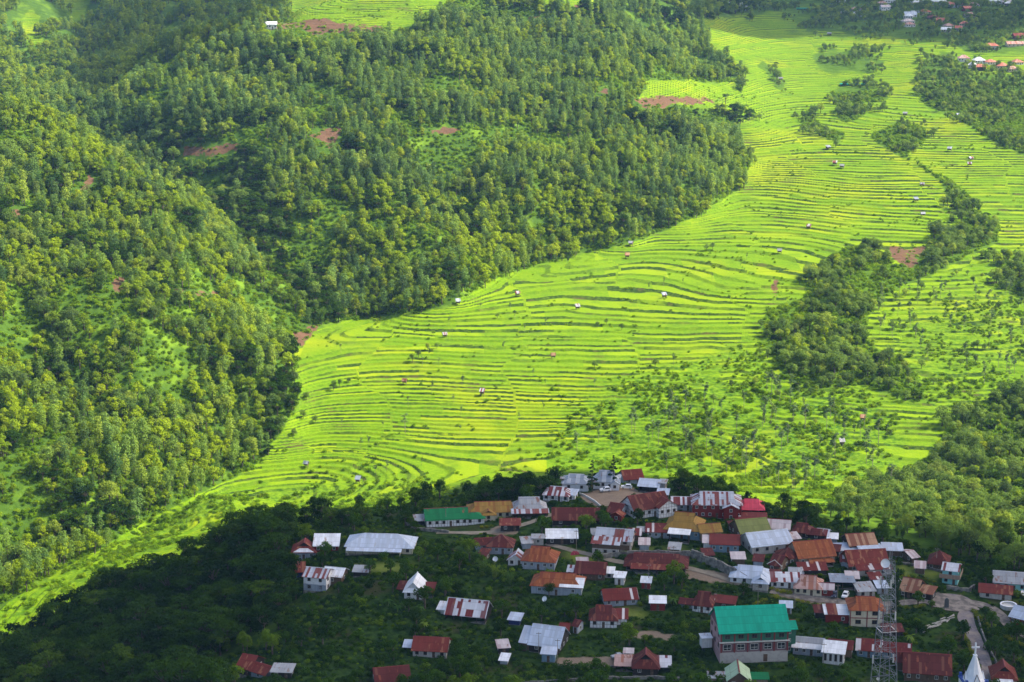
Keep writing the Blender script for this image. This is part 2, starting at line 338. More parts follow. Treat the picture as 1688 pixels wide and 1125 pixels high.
def mat_leaf(name, dark, light, accent, acc=.12, trans=.32, patch=(.25, .34, .03), pw=0.0):
    m, t = newmat(name); N = NT(t)
    ti = N.attr('tint'); rnd = N.n('ShaderNodeObjectInfo').outputs['Random']
    loc = N.n('ShaderNodeObjectInfo').outputs['Location']
    pos = N.n('ShaderNodeNewGeometry').outputs['Position']
    f = N.math('ADD', N.math('MULTIPLY', ti, .50), N.math('MULTIPLY', rnd, .70)); f = N.math('SUBTRACT', f, .10, clamp=True)
    c = N.mix(f, dark, light)
    r2 = N.math('FRACT', N.math('MULTIPLY', rnd, 17.31))
    c = N.mix(N.math('MULTIPLY', N.math('GREATER_THAN', r2, 1 - acc), .75), c, accent)
    r3 = N.math('FRACT', N.math('MULTIPLY', rnd, 41.7))
    c = N.mix(N.math('MULTIPLY', N.math('GREATER_THAN', r3, .88), .55), c, (dark[0]*1.5, dark[1]*.95, dark[2]*1.6))
    if pw: c = N.mix(N.math('MULTIPLY', N.ramp(N.noise(.016, pos, 3), .44, .60), pw), c, patch)
    d = N.n('ShaderNodeBsdfDiffuse'); N.l(c, d.inputs['Color'])
    tr = N.n('ShaderNodeBsdfTranslucent'); N.l(N.mix(.35, c, accent), tr.inputs['Color'])
    mx_ = N.n('ShaderNodeMixShader'); mx_.inputs[0].default_value = trans; N.l(d.outputs[0], mx_.inputs[1]); N.l(tr.outputs[0], mx_.inputs[2])
    N.out(mx_.outputs[0]); return m
def mat_plain(name, a, b=None, scale=1.5, rough=.85, metal=0.0, spec=.3):
    m, t = newmat(name); N = NT(t); tc = N.n('ShaderNodeTexCoord').outputs['Object']
    b = b or tuple(x*.8 for x in a)
    N.out(N.pbsdf(N.mix(N.ramp(N.noise(scale, tc, 4), .35, .65), a, b), rough, metal, spec)); return m
def mat_roof(name, base, alt=None, frac=0.0, rust=(.23, .085, .045), ra=.2, sheet=.85, rough=.5, seed=0.0):
    """corrugated iron laid in sheets: base and alt colour per sheet, rust in patches"""
    m, t = newmat(name); N = NT(t); uv = N.n('ShaderNodeTexCoord').outputs['UV']
    sx = N.n('ShaderNodeSeparateXYZ'); N.l(uv, sx.inputs[0]); U, V = sx.outputs[0], sx.outputs[1]
    rnd = N.n('ShaderNodeObjectInfo').outputs['Random']
    cell = N.math('FLOOR', N.math('DIVIDE', U, sheet)); row = N.math('FLOOR', N.math('DIVIDE', V, 2.7))
    cx = N.n('ShaderNodeCombineXYZ'); N.l(cell, cx.inputs[0]); N.l(N.math('ADD', row, N.math('MULTIPLY', rnd, 50)), cx.inputs[1]); cx.inputs[2].default_value = seed
    w = N.n('ShaderNodeTexWhiteNoise', noise_dimensions='3D'); N.l(cx.outputs[0], w.inputs['Vector'])
    c2 = N.n('ShaderNodeCombineXYZ'); N.l(cell, c2.inputs[0]); N.l(N.math('MULTIPLY', rnd, 50), c2.inputs[1]); c2.inputs[2].default_value = seed + 7
    w2 = N.n('ShaderNodeTexWhiteNoise', noise_dimensions='3D'); N.l(c2.outputs[0], w2.inputs['Vector'])
    col = N.mix(N.math('MULTIPLY', w.outputs['Value'], .6), base, tuple(x*.68 for x in base)); col = N.mix(N.math('MULTIPLY', N.math('LESS_THAN', N.math('FRACT', N.math('DIVIDE', V, 2.7)), .06), .45), col, tuple(x*.35 for x in base))
    if alt: col = N.mix(N.math('LESS_THAN', N.math('ADD', N.math('MULTIPLY', w2.outputs['Value'], .75), N.math('MULTIPLY', w.outputs['Value'], .25)), frac), col, alt)
    sc_ = N.n('ShaderNodeVectorMath', operation='MULTIPLY'); N.l(uv, sc_.inputs[0]); sc_.inputs[1].default_value = (1.0, .28, 1.0)
    off = N.n('ShaderNodeVectorMath', operation='ADD'); N.l(sc_.outputs[0], off.inputs[0]); N.l(N.math('MULTIPLY', rnd, 60), off.inputs[1])
    rn = N.math('ADD', N.noise(.9, off.outputs[0], 5), N.math('MULTIPLY', N.math('SUBTRACT', w.outputs['Value'], .5), .22))
    col = N.mix(N.math('MULTIPLY', N.ramp(rn, .72 - ra*.42, .80 - ra*.3), .85), col, rust)
    dirt = N.noise(.35, off.outputs[0], 4); col = N.mix(N.math('MULTIPLY', N.ramp(dirt, .45, .75), .3), col, tuple(x*.45 for x in base))
    wv = N.math('SINE', N.math('MULTIPLY', U, 2*math.pi/.28))
    seam = N.math('GREATER_THAN', N.math('FRACT', N.math('DIVIDE', U, sheet)), .92)
    N.out(N.pbsdf(N.mix(N.math('MULTIPLY', seam, .25), col, tuple(x*.4 for x in base)), rough + .15, 0.0, .08, bump=wv, dist=.03)); return m
def mat_wall(name, a, kind='plain', line=(.06, .035, .025), px=1.1, pz=1.25, lw=.10):
    """plain plaster, upright planks / metal sheet, or white panels in a dark timber grid"""
    m, t = newmat(name); N = NT(t); uv = N.n('ShaderNodeTexCoord').outputs['UV']
    sx = N.n('ShaderNodeSeparateXYZ'); N.l(uv, sx.inputs[0]); U, V = sx.outputs[0], sx.outputs[1]
    n = N.noise(.7, uv, 5, dist=.5); fine = N.noise(6., uv, 3)
    col = N.mix(N.math('MULTIPLY', N.ramp(n, .42, .75), .55), a, tuple(x*.55 for x in a)); bump = fine
    if kind == 'plank':
        cell = N.math('FLOOR', N.math('DIVIDE', U, .38)); w = N.n('ShaderNodeTexWhiteNoise', noise_dimensions='1D'); N.l(cell, w.inputs['W'])
        col = N.mix(N.math('MULTIPLY', w.outputs['Value'], .5), col, tuple(x*.6 for x in a)); bump = N.math('FRACT', N.math('DIVIDE', U, .38))
        col = N.mix(N.math('MULTIPLY', N.math('GREATER_THAN', bump, .88), .5), col, tuple(x*.3 for x in a))
    if kind == 'grid':
        gu = N.math('LESS_THAN', N.math('FRACT', N.math('DIVIDE', U, px)), lw/px); gv = N.math('LESS_THAN', N.math('FRACT', N.math('DIVIDE', N.math('ADD', V, .05), pz)), lw/pz)
        col = N.mix(N.math('MAXIMUM', gu, gv), col, line)
    N.out(N.pbsdf(col, .85, 0, .2, bump=bump, dist=.02)); return m
# ------------------------------------------------------------------ ground sheet: rows run away from the viewpoint, fine where the terraces are
ROWS = np.concatenate([np.arange(220, 480, 8.), np.arange(480, 770, 2.), np.arange(770, 1000, .85), np.arange(1000, 1500, 1.05), np.arange(1500, 2150, 1.0), np.arange(2150, 2900, 9.)])
TC = np.concatenate([np.linspace(-.46, -.30, 24, endpoint=False), np.linspace(-.30, .30, 440), np.linspace(.30, .46, 25)[1:]])
yy, tt = np.meshgrid(ROWS, TC, indexing='ij'); xx = tt*yy
zz, lev, ter, ju, jv = land(xx.ravel(), yy.ravel())
nr, nc = yy.shape; idx = np.arange(nr*nc).reshape(nr, nc)
quads = np.stack([idx[:-1, :-1], idx[:-1, 1:], idx[1:, 1:], idx[1:, :-1]], -1).reshape(-1, 4)
me = mesh_np('ground', np.stack([xx.ravel(), yy.ravel(), zz], -1), quads, [mat_ground()], smooth=True)
a = me.attributes.new('level', 'FLOAT', 'POINT'); a.data.foreach_set('value', lev.astype(np.float32))
fo = np.maximum(sample(M_for, ju, jv), sample(M_dark, ju, jv)); so_ = sample(M_soil, ju, jv)
far_side = (yy.ravel() > 2150)
fo = np.where(ju > 1238, fo*.45, fo); fo[far_side] = 1; tr_ = ter.copy(); tr_[far_side] = 0
def cattr(nm, r, g, b):
    a = me.attributes.new(nm, 'FLOAT_COLOR', 'POINT'); a.data.foreach_set('color', np.stack([r, g, b, np.ones_like(r)], -1).astype(np.float32).ravel())
cattr('cover', fo, tr_, so_); cattr('cover2', sample(M_vil, ju, jv), sample(M_dirt, ju, jv), sample(M_lawn, ju, jv))
a = me.attributes.new('rough', 'FLOAT', 'POINT'); a.data.foreach_set('value', sample(M_rough, ju, jv).astype(np.float32))
ground = tag(link('ground', me), kind='structure')
# roads and paths draped on the ground
def drape(name, line, width, mat, lift=.22, kind='structure'):
    P = [np.array(cast(u, v)[:2]) for u, v in line]; Q = []
    for p, q in zip(P, P[1:]):
        n = max(2, int(np.linalg.norm(q-p)/1.5))
        Q += [p + (q-p)*k/n for k in range(n)]
    Q.append(P[-1]); Q = np.array(Q)
    for _ in range(3): Q[1:-1] = (Q[:-2] + 2*Q[1:-1] + Q[2:])/4
    T = np.gradient(Q, axis=0); T /= np.linalg.norm(T, axis=1)[:, None] + 1e-9; Nn = np.stack([-T[:, 1], T[:, 0]], -1)
    ws = np.linspace(-.5, .5, 5)*1.0; V = []; wd = width*(1 + .10*fbm(np.arange(len(Q))/4., np.zeros(len(Q)), 2, 3))
    for w_ in ws:
        p = Q + Nn*(w_*wd)[:, None]; V.append(np.stack([p[:, 0], p[:, 1], G(p[:, 0], p[:, 1]) + lift], -1))
    V = np.array(V); n = len(Q); V = V.transpose(1, 0, 2).reshape(-1, 3); k = np.arange(n*5).reshape(n, 5)
    f = np.stack([k[:-1, 1:], k[:-1, :-1], k[1:, :-1], k[1:, 1:]], -1).reshape(-1, 4)
    me = mesh_np(name, V, f, [mat], smooth=True); o = link(name, me)
    if me.polygons[0].normal.z < 0: me.flip_normals()
    if kind: tag(o, kind=kind)
    return o
M_road = mat_plain('road_surface', (.12, .105, .095), (.25, .215, .185), .5, .95, spec=.05)
M_path = mat_plain('path_surface', (.19, .16, .12), (.26, .22, .165), .5, .95)
def mat_road_cobble():
    m, t = newmat('paved_road'); N = NT(t); tc = N.n('ShaderNodeTexCoord').outputs['Object']
    vo = N.n('ShaderNodeTexVoronoi'); vo.inputs['Scale'].default_value = 1.1; N.l(tc, vo.inputs['Vector'])
    c = N.mix(N.math('MULTIPLY', vo.outputs['Distance'], .8), (.22, .19, .20), (.085, .075, .08)); c = N.mix(N.ramp(N.noise(.25, tc, 4), .4, .7), c, (.25, .205, .175))
    N.out(N.pbsdf(c, .9, 0, .2)); return m
drape('road', [(1535,988),(1565,984),(1590,990),(1600,1003),(1590,1020),(1603,1050),(1618,1085),(1628,1125),(1632,1180)], 5.2, mat_road_cobble())
drape('road', [(1590,995),(1625,1000),(1645,1012),(1660,1030),(1688,1048),(1740,1075)], 4.2, M_road, .26)
drape('road', [(1530,985),(1545,992),(1560,998),(1580,998),(1600,996)], 11, M_road, .30)
drape('path', [(900,898),(940,908),(975,918),(1010,928),(1050,932),(1100,934),(1140,938),(1180,950),(1215,963),(1260,972)], 2.6, M_path, .2)
drape('path', [(1270,975),(1310,985),(1350,990),(1400,996),(1450,1000),(1500,996),(1535,990)], 3.6, M_road, .2)
drape('path', [(1000,838),(960,845),(905,850),(860,868),(800,880),(720,880)], 3.2, M_path, .2)
0 and drape('path', [(430,765),(400,780),(330,812),(250,855),(170,905),(90,950)], 1.6, mat_plain('field_path', (.30, .30, .07), (.40, .38, .12), .2, .95), .5)

# ------------------------------------------------------------------ plants: leafy crowns of many small faces on tapered trunks
def leaves(rs, blobs, n, size, flat=0.0, long=1.3, inner=.15, droop=.0):
    """n leaf faces spread through overlapping clumps (cx,cy,cz,rx,ry,rz)"""
    B_ = np.array(blobs, float); wgt = (B_[:, 3]*B_[:, 4]*B_[:, 5])**.66; k = rs.choice(len(B_), n, p=wgt/wgt.sum()); b = B_[k]
    d = rs.normal(size=(n, 3)); d /= np.linalg.norm(d, axis=1)[:, None]; d[:, 2] = np.where(d[:, 2] < -.45, -d[:, 2], d[:, 2])
    r = rs.uniform(.72, 1.06, n)*(1 + .16*np.sin(d[:, 0]*5 + k*2.1)*np.cos(d[:, 1]*4 + k)); r = np.where(rs.rand(n) < inner, rs.uniform(.25, .75, n), r)
    c = b[:, :3] + d*b[:, 3:]*r[:, None]
    nn = d*(1 - flat) + rs.normal(size=(n, 3))*.55; nn[:, 2] += .35 + flat; nn /= np.linalg.norm(nn, axis=1)[:, None]
    t = np.cross(nn, rs.normal(size=(n, 3))); t[:, 2] -= droop; t /= np.linalg.norm(t, axis=1)[:, None] + 1e-9; w = np.cross(nn, t)
    s = (size*rs.uniform(.55, 1.3, n))[:, None]
    V = np.stack([c - t*s*long*.5, c + w*s*.42 + t*s*.05, c + t*s*long*.5, c - w*s*.42 + t*s*.05], 1)
    V[:, 1] -= nn*s*.12; V[:, 3] -= nn*s*.12
    blobt = rs.rand(len(B_)); tint = np.clip(.15 + .5*rs.rand(n) + .35*blobt[k], 0, 1)
    return V.reshape(-1, 3), np.arange(4*n).reshape(n, 4), tint
def tubes(segs, n=6):
    """tapered limbs: (p0, p1, r0, r1)"""
    V = []; Fq = []
    for p0, p1, r0, r1 in segs:
        p0 = np.array(p0, float); p1 = np.array(p1, float); d = p1-p0; d /= np.linalg.norm(d) + 1e-9
        a = np.cross(d, [.3, .9, .2]); a /= np.linalg.norm(a); b = np.cross(d, a); i0 = len(V)
        for p, r in ((p0, r0), (p1, r1)):
            for k in range(n): t = 2*math.pi*k/n; V.append(p + (a*math.cos(t) + b*math.sin(t))*r)
        for k in range(n): Fq.append([i0+k, i0+(k+1) % n, i0+n+(k+1) % n, i0+n+k])
    return np.array(V), np.array(Fq)
M_bark = mat_plain('bark', (.085, .065, .048), (.15, .12, .095), 1.2, .95)
M_barkp = mat_plain('pale_bark', (.20, .17, .13), (.29, .25, .20), 1.0, .95)
L_broad = mat_leaf('leaf_broad', (.050, .12, .014), (.285, .40, .018), (.40, .46, .022), .18, .50, (.37, .48, .016), .8)
L_slend = mat_leaf('leaf_slender', (.028, .085, .034), (.21, .34, .072), (.37, .45, .05), .15, .40, (.29, .41, .04), .5)
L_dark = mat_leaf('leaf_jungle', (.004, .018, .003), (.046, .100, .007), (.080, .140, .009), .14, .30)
L_ravine = mat_leaf('leaf_ravine', (.038, .095, .026), (.26, .38, .060), (.36, .44, .05), .18, .48)
L_bush = mat_leaf('leaf_bush', (.075, .17, .008), (.24, .39, .012), (.30, .42, .016), .2, .58)
L_yard = mat_leaf('leaf_yard', (.006, .028, .003), (.060, .132, .007), (.14, .225, .011), .18, .34)
L_hedge = mat_leaf('leaf_hedge', (.09, .14, .008), (.24, .27, .012), (.30, .30, .015), .2, .35)
L_bamb = mat_leaf('leaf_bamboo', (.030, .085, .016), (.115, .21, .026), (.19, .27, .03), .15, .42)
L_sap = mat_leaf('leaf_sapling', (.045, .095, .045), (.19, .28, .095), (.24, .32, .08), .1, .45)
L_cyp = mat_leaf('leaf_conifer', (.006, .020, .008), (.024, .052, .014), (.03, .06, .016), .1, .15)
PROTO = {}
def plant(kind, leafmat, blobs_fn, n, size, nv=4, seed=0, bark=None, **kw):
    """a few shapes of one kind; each is (crown mesh, trunk mesh, both in one)"""
    out = []
    for q in range(nv):
        rs = np.random.RandomState(seed + 31*q); blobs, limbs = blobs_fn(rs)
        V, Fq, ti = leaves(rs, blobs, n, size, **kw); TV, TF = tubes(limbs)
        cm = mesh_np(kind+'_crown', V, Fq, [leafmat], ti); tm = mesh_np(kind+'_trunk', TV, TF, [bark or M_bark], smooth=True)
        both = mesh_np(kind+'_whole', np.concatenate([V, TV]), np.concatenate([Fq, TF + len(V)]), [leafmat, bark or M_bark], np.concatenate([ti, np.zeros(len(TF))]), np.concatenate([np.zeros(len(Fq), int), np.ones(len(TF), int)]))
        src = bpy.data.objects.new(kind+'_source', both); out.append((cm, tm, src))
    PROTO[kind] = out
def f_broad(rs, H=9.5, w=3.0, nb=9):
    bl = []; li = [((0, 0, -1.5), (0, 0, H*.45), .30, .20)]
    for k in range(nb):
        a = k*2.4 + rs.uniform(-.5, .5); rr = w*math.sqrt(rs.uniform(.05, 1))*.8; z = H*rs.uniform(.48, .86) - rr*.25; s = rs.uniform(.42, .66)*w*.85
        bl.append((rr*math.cos(a), rr*math.sin(a), z, s, s, s*rs.uniform(.7, .95))); li.append(((0, 0, H*rs.uniform(.25, .45)), bl[-1][:3], .13, .04))
    bl.append((0, 0, H*.84, w*.5, w*.5, w*.45)); return bl, li
def f_slender(rs, H=12.0):
    bl = []; lean = rs.uniform(-.05, .05, 2); li = [((0, 0, -1.5), (lean[0]*H*.9, lean[1]*H*.9, H*.92), .22, .04)]
    for k in range(9):
        z = H*(.26 + .72*k/8.); r = 1.9*math.sin(math.pi*min(1, .30 + .46*k/8.))*rs.uniform(.65, 1.25) + .3; a = rs.uniform(0, 6.28); o = rs.uniform(0, .55)
        bl.append((lean[0]*z + o*math.cos(a), lean[1]*z + o*math.sin(a), z, r, r, H*.085*rs.uniform(.8, 1.2)))
    return bl, li
def f_jungle(rs, H=11.0, w=4.4):
    bl = []; li = [((0, 0, -2.), (0, 0, H*.5), .45, .28)]
    for k in range(12):
        a = k*2.4 + rs.uniform(-.4, .4); rr = w*math.sqrt((k+.5)/12.); z = H*.86 - rr*rr/w*.42 + rs.uniform(-.9, .7); s = rs.uniform(.30, .46)*w
        bl.append((rr*math.cos(a), rr*math.sin(a), z, s, s, s*.55)); li.append(((0, 0, H*.4), (bl[-1][0]*.8, bl[-1][1]*.8, z - .6), .16, .05))
    for k in range(5): a = rs.uniform(0, 6.28); bl.append((w*.6*math.cos(a), w*.6*math.sin(a), H*.35, w*.42, w*.42, H*.2))
    return bl, li
def f_bush(rs, w=1.0):
    bl = []
    for k in range(6): a = k*1.2 + rs.uniform(-.4, .4); rr = w*rs.uniform(.2, .8); s = rs.uniform(.4, .7)*w; bl.append((rr*math.cos(a), rr*math.sin(a), s*.7, s, s, s*rs.uniform(.7, 1.2)))
    return bl, [((0, 0, -.5), (0, 0, .6*w), .06, .03), ((0, 0, 0), (.4*w, .2*w, .7*w), .04, .02)]
def f_sap(rs, H=9.0):
    bl = []; li = [((0, 0, -1), (.1, 0, H*.9), .11, .04)]
    for k in range(8):
        a = rs.uniform(0, 6.28); z = H*rs.uniform(.5, 1.0); rr = rs.uniform(.3, 1.5)*(1.25 - z/H*.6); s = rs.uniform(.45, .95)
        bl.append((rr*math.cos(a), rr*math.sin(a), z, s, s, s*.55)); li.append(((0, 0, z - .7), bl[-1][:3], .05, .02))
    return bl, li
def f_cyp(rs, H=12.0, w=1.5):
    bl = []
    for k in range(9): z = H*(.08 + .9*k/8.); r = w*(1.05 - .85*(k/8.)**1.3)*rs.uniform(.85, 1.15); bl.append((rs.uniform(-.15, .15), rs.uniform(-.15, .15), z, r, r, H*.09))
    return bl, [((0, 0, -1), (0, 0, H*.9), .2, .03)]
def f_pine(rs, H=13.0, w=2.7):
    bl = []; li = [((0, 0, -1), (0, 0, H*.96), .22, .03)]
    for k in range(22):
        q = k/21.; z = H*(.16 + .82*q); a = k*2.4; rr = w*(1 - q)**.8*rs.uniform(.45, .95); s = w*(.30 - .16*q)*rs.uniform(.8, 1.3)
        bl.append((rr*math.cos(a), rr*math.sin(a), z, s, s, s*.55)); li.append(((0, 0, z + .3), bl[-1][:3], .05, .02))
    return bl, li
def f_crown(rs):  # broad head on a long bare stem
    bl = []; H = 12.; li = [((0, 0, -1), (0, 0, H*.5), .28, .2)]
    for k in range(10): a = k*2.4; rr = 2.6*math.sqrt((k+.5)/10); z = H*.62 + rr*.75 + rs.uniform(-.6, 1.2); s = rs.uniform(.7, 1.15); bl.append((rr*math.cos(a), rr*math.sin(a), z, s, s, s*.8)); li.append(((0, 0, H*.48), bl[-1][:3], .11, .03))
    return bl, li
plant('broadleaf_tree', L_broad, f_broad, 620, .62, 5, 11)
plant('slender_tree', L_slend, f_slender, 520, .60, 5, 47, inner=.1)
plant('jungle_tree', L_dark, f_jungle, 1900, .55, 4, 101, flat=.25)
plant('ravine_tree', L_ravine, lambda rs: f_broad(rs, 9.0, 3.6, 11), 1100, .52, 4, 151)
plant('shrub', L_bush, f_bush, 150, .34, 4, 201)
plant('yard_bush', L_yard, lambda rs: f_bush(rs, 1.5), 300, .36, 4, 251)
plant('yard_tree', L_yard, lambda rs: f_broad(rs, 6.5, 2.5, 9), 1100, .40, 4, 271)
plant('hedge_shrub', L_hedge, lambda rs: f_bush(rs, 1.2), 340, .26, 3, 301)
plant('field_tree', L_sap, f_sap, 240, .46, 5, 351, bark=M_barkp, inner=.3)
plant('cypress', L_cyp, f_cyp, 1400, .34, 1, 401)
plant('pine_tree', L_cyp, f_pine, 1500, .42, 2, 431)
plant('lone_tree', L_ravine, f_crown, 800, .45, 2, 451)
def bamboo(seed):
    rs = np.random.RandomState(seed); segs = []; LV = []; ti = []
    for k in range(16):
        a = rs.uniform(0, 6.28); h = rs.uniform(6, 10.5); sp_r = rs.uniform(1.2, 3.6); b0 = np.array([math.cos(a)*.5, math.sin(a)*.5, -.5]); prev = b0; bt = rs.rand()
        for j in range(1, 8):
            q = j/7.; p = np.array([math.cos(a)*(.5 + sp_r*q**2.2), math.sin(a)*(.5 + sp_r*q**2.2), h*(q - .22*q**3.5)]); segs.append((prev, p, .07*(1.1 - q), .07*(1.0 - q) + .01)); 
            if j > 1:
                for _ in range(9):
                    c = prev + (p - prev)*rs.rand() + rs.normal(size=3)*.32; t = rs.normal(size=3); t[2] -= .9; t += np.array([math.cos(a), math.sin(a), 0])*.6; t /= np.linalg.norm(t)
                    w = np.cross(t, rs.normal(size=3)); w /= np.linalg.norm(w); s = rs.uniform(.5, 1.0); LV += [c - t*s*.5, c + w*s*.17, c + t*s*.6, c - w*s*.17]; ti.append(np.clip(.2 + .5*rs.rand() + .4*bt, 0, 1))
            prev = p
    LV = np.array(LV); LF = np.arange(len(LV)).reshape(-1, 4); TV, TF = tubes(segs, 4)
    both = mesh_np('bamboo_whole', np.concatenate([LV, TV]), np.concatenate([LF, TF+len(LV)]), [L_bamb, M_cane], np.concatenate([ti, np.zeros(len(TF))]), np.concatenate([np.zeros(len(LF), int), np.ones(len(TF), int)]))
    return mesh_np('bamboo_leaves', LV, LF, [L_bamb], ti), mesh_np('bamboo_canes', TV, TF, [M_cane]), bpy.data.objects.new('bamboo_source', both)
M_cane = mat_plain('cane', (.12, .17, .04), (.20, .22, .07), 1., .6)
PROTO['bamboo_clump'] = [bamboo(5), bamboo(17), bamboo(29)]
def banana(seed):
    rs = np.random.RandomState(seed); LV = []; LF = []; ti = []; n = 0
    segs = [((0, 0, -.4), (.1, 0, 1.9), .16, .10)]
    for k in range(9):
        a = k*2.4 + rs.uniform(-.3, .3); L = rs.uniform(1.7, 2.6); up = rs.uniform(.5, 1.25); d = np.array([math.cos(a), math.sin(a), 0]); s = np.array([-math.sin(a), math.cos(a), 0]); tk = rs.rand()
        for j in range(6):
            q = j/5.; p = np.array([.1, 0, 1.8]) + d*L*q*math.cos(up*.6) + np.array([0, 0, 1])*(L*up*q - L*1.15*q*q*.9); w = .34*math.sin(math.pi*min(1, .12 + .88*q))**.7 + .02
            LV += [p - s*w + np.array([0, 0, .08]), p + s*w + np.array([0, 0, .08])]
            if j: LF.append([n-2, n-1, n+1, n]); ti.append(tk)
            n += 2
    LV = np.array(LV); LF = np.array(LF); TV, TF = tubes(segs, 6)
    both = mesh_np('banana_whole', np.concatenate([LV, TV]), np.concatenate([LF, TF+len(LV)]), [L_bamb, M_cane], np.concatenate([ti, np.zeros(len(TF))]), np.concatenate([np.zeros(len(LF), int), np.ones(len(TF), int)]))
    return mesh_np('banana_leaves', LV, LF, [L_bamb], ti), mesh_np('banana_stem', TV, TF, [M_cane]), bpy.data.objects.new('banana_source', both)
PROTO['banana_plant'] = [banana(3), banana(8)]
CROWN = {'bamboo_clump': 'leaves', 'banana_plant': 'leaves'}; TRUNK = {'bamboo_clump': 'canes', 'banana_plant': 'stem'}
RNG = random.Random(12)
def put(kind, x, y, s=1.0, label='', group=None, cat=None, z=None, proto=None, name=None, sxy=None):
    P = PROTO[proto or kind]; cm, tm, _ = P[RNG.randrange(len(P))]
    root = empty(name or kind, (x, y, gz(x, y) if z is None else z), RNG.uniform(0, 6.28)); root.scale = (sxy or s, sxy or s, s)
    tag(root, label, cat or kind.replace('_', ' '), group)
    link(CROWN.get(kind, 'crown'), cm, root); link(TRUNK.get(kind, 'trunk'), tm, root); return root
def scatter(name, P, kinds, scale, label, cat, idx=None, rs=np.random.RandomState(3)):
    """what nobody could count: one object that plants copies of the shapes above on its points"""
    me = bpy.data.meshes.new(name); me.vertices.add(len(P)); me.vertices.foreach_set('co', np.asarray(P, np.float32).ravel())
    srcs = [(k, j) for k in kinds for j in range(len(PROTO[k]))]
    if idx is None: pick = rs.randint(0, len(srcs), len(P))
    else:
        first = {}; 
        for q, (k, j) in enumerate(srcs): first.setdefault(k, q)
        base = np.array([first[k] for k in kinds]); cnt = np.array([len(PROTO[k]) for k in kinds]); pick = base[idx] + rs.randint(0, 100, len(P)) % cnt[idx]
    for nm, ty, arr in (('pick', 'INT', pick), ('size', 'FLOAT', scale), ('turn', 'FLOAT', rs.uniform(0, 6.28, len(P)))):
        a = me.attributes.new(nm, ty, 'POINT'); a.data.foreach_set('value', np.asarray(arr, np.int32 if ty == 'INT' else np.float32))
    o = link(name, me); tag(o, label, cat, kind='stuff')
    g = bpy.data.node_groups.new(name, 'GeometryNodeTree'); g.interface.new_socket('Geometry', in_out='INPUT', socket_type='NodeSocketGeometry'); g.interface.new_socket('Geometry', in_out='OUTPUT', socket_type='NodeSocketGeometry')
    N = NT(g); gi = N.n('NodeGroupInput'); go = N.n('NodeGroupOutput'); jn = N.n('GeometryNodeJoinGeometry')
    def at(nm, ty): q = N.n('GeometryNodeInputNamedAttribute', data_type=ty); q.inputs['Name'].default_value = nm; return q.outputs['Attribute']
    pk, sz, tu = at('pick', 'INT'), at('size', 'FLOAT'), at('turn', 'FLOAT'); cx = N.n('ShaderNodeCombineXYZ'); N.l(tu, cx.inputs[2])
    for q, (k, j) in enumerate(srcs):
        oi = N.n('GeometryNodeObjectInfo', transform_space='ORIGINAL'); oi.inputs['Object'].default_value = PROTO[k][j][2]; oi.inputs['As Instance'].default_value = True
        cmp_ = N.n('FunctionNodeCompare', data_type='INT', operation='EQUAL'); N.l(pk, cmp_.inputs[2]); cmp_.inputs[3].default_value = q
        ip = N.n('GeometryNodeInstanceOnPoints'); N.l(gi.outputs[0], ip.inputs['Points']); N.l(cmp_.outputs[0], ip.inputs['Selection']); N.l(oi.outputs['Geometry'], ip.inputs['Instance'])
        N.l(cx.outputs[0], ip.inputs['Rotation']); N.l(sz, ip.inputs['Scale']); N.l(ip.outputs[0], jn.inputs[0])
    N.l(jn.outputs[0], go.inputs[0]); o.modifiers.new('plants', 'NODES').node_group = g; return o
# ------------------------------------------------------------------ the forests
def jitter(x0, x1, y0, y1, step, seed):
    rs = np.random.RandomState(seed); X, Y = np.meshgrid(np.arange(x0, x1, step), np.arange(y0, y1, step))
    X = X.ravel() + rs.uniform(-.5, .5, X.size)*step*.95; Y = Y.ravel() + rs.uniform(-.5, .5, Y.size)*step*.95
    k = np.abs(X) < Y*.31 + 8; return X[k], Y[k], rs
# how deep each ground point lies behind the ground in front of it, as seen from the viewpoint
sl_ = (zz.reshape(nr, nc) - ZC)/yy; hid = np.maximum.accumulate(sl_, 0) - sl_
def hidden(x, y):
    t = np.asarray(x)/y; i = np.clip(np.searchsorted(ROWS, y), 0, nr-1); j = np.clip(np.searchsorted(TC, t), 0, nc-1); return hid[i, j]*y
def forest_points(mask, step, seed, ylim=(480, 2350), thr=.5, top=12):
    x, y, rs = jitter(-720, 720, ylim[0], ylim[1], step, seed); z = H0(x, y); u, v = project(x, y, z); e_ = np.where(u > 1235, 1.0, .35)
    m = sample(mask, u + 5*fbm(x/9., y/9., 2, 61) + e_*52*fbm(x/26., y/26., 3, 65), v + 4*fbm(x/9., y/9., 2, 63) + e_*30*fbm(x/26., y/26., 3, 67)); k = (m > thr) & (sample(M_soil, u + 8*fbm(x/9., y/9., 2, 69), v + 5*fbm(x/9., y/9., 2, 73)) < .42) & (sample(M_soil, u, v - 7) < .4) & (sample(M_soil, u, v - 13) < .5) & (sample(M_soil, u, v - 20) < .7) & (hidden(x, y) < top)
    x, y, u, v = x[k], y[k], u[k], v[k]; return x, y, G(x, y), u, v, rs
def hillside(u, v):
    """which wooded slope a point lies on: 0 the near slope, 1 the slope behind, 2 the far one, 3 the valley's other side"""
    gx_ = np.interp(v, [160, 185, 255, 340, 430, 530, 620, 1100], [20, 120, 240, 340, 425, 520, 440, 440]); w = np.full(np.shape(u), 1)
    w[(u < gx_) & (v > 175)] = 0; w[(u < np.interp(v, [0, 30, 50, 110, 170], [480, 470, 420, 300, 60])) & (v < 175)] = 2
    w[u > 1240] = 3; return w
fx_, fy_, fz_, fu_, fv_, rs = forest_points(M_for, 5.0, 21)
side = hillside(fu_, fv_); n1 = fbm(fx_/45., fy_/45., 3, 91); n2 = fbm(fx_/18., fy_/18., 2, 95)
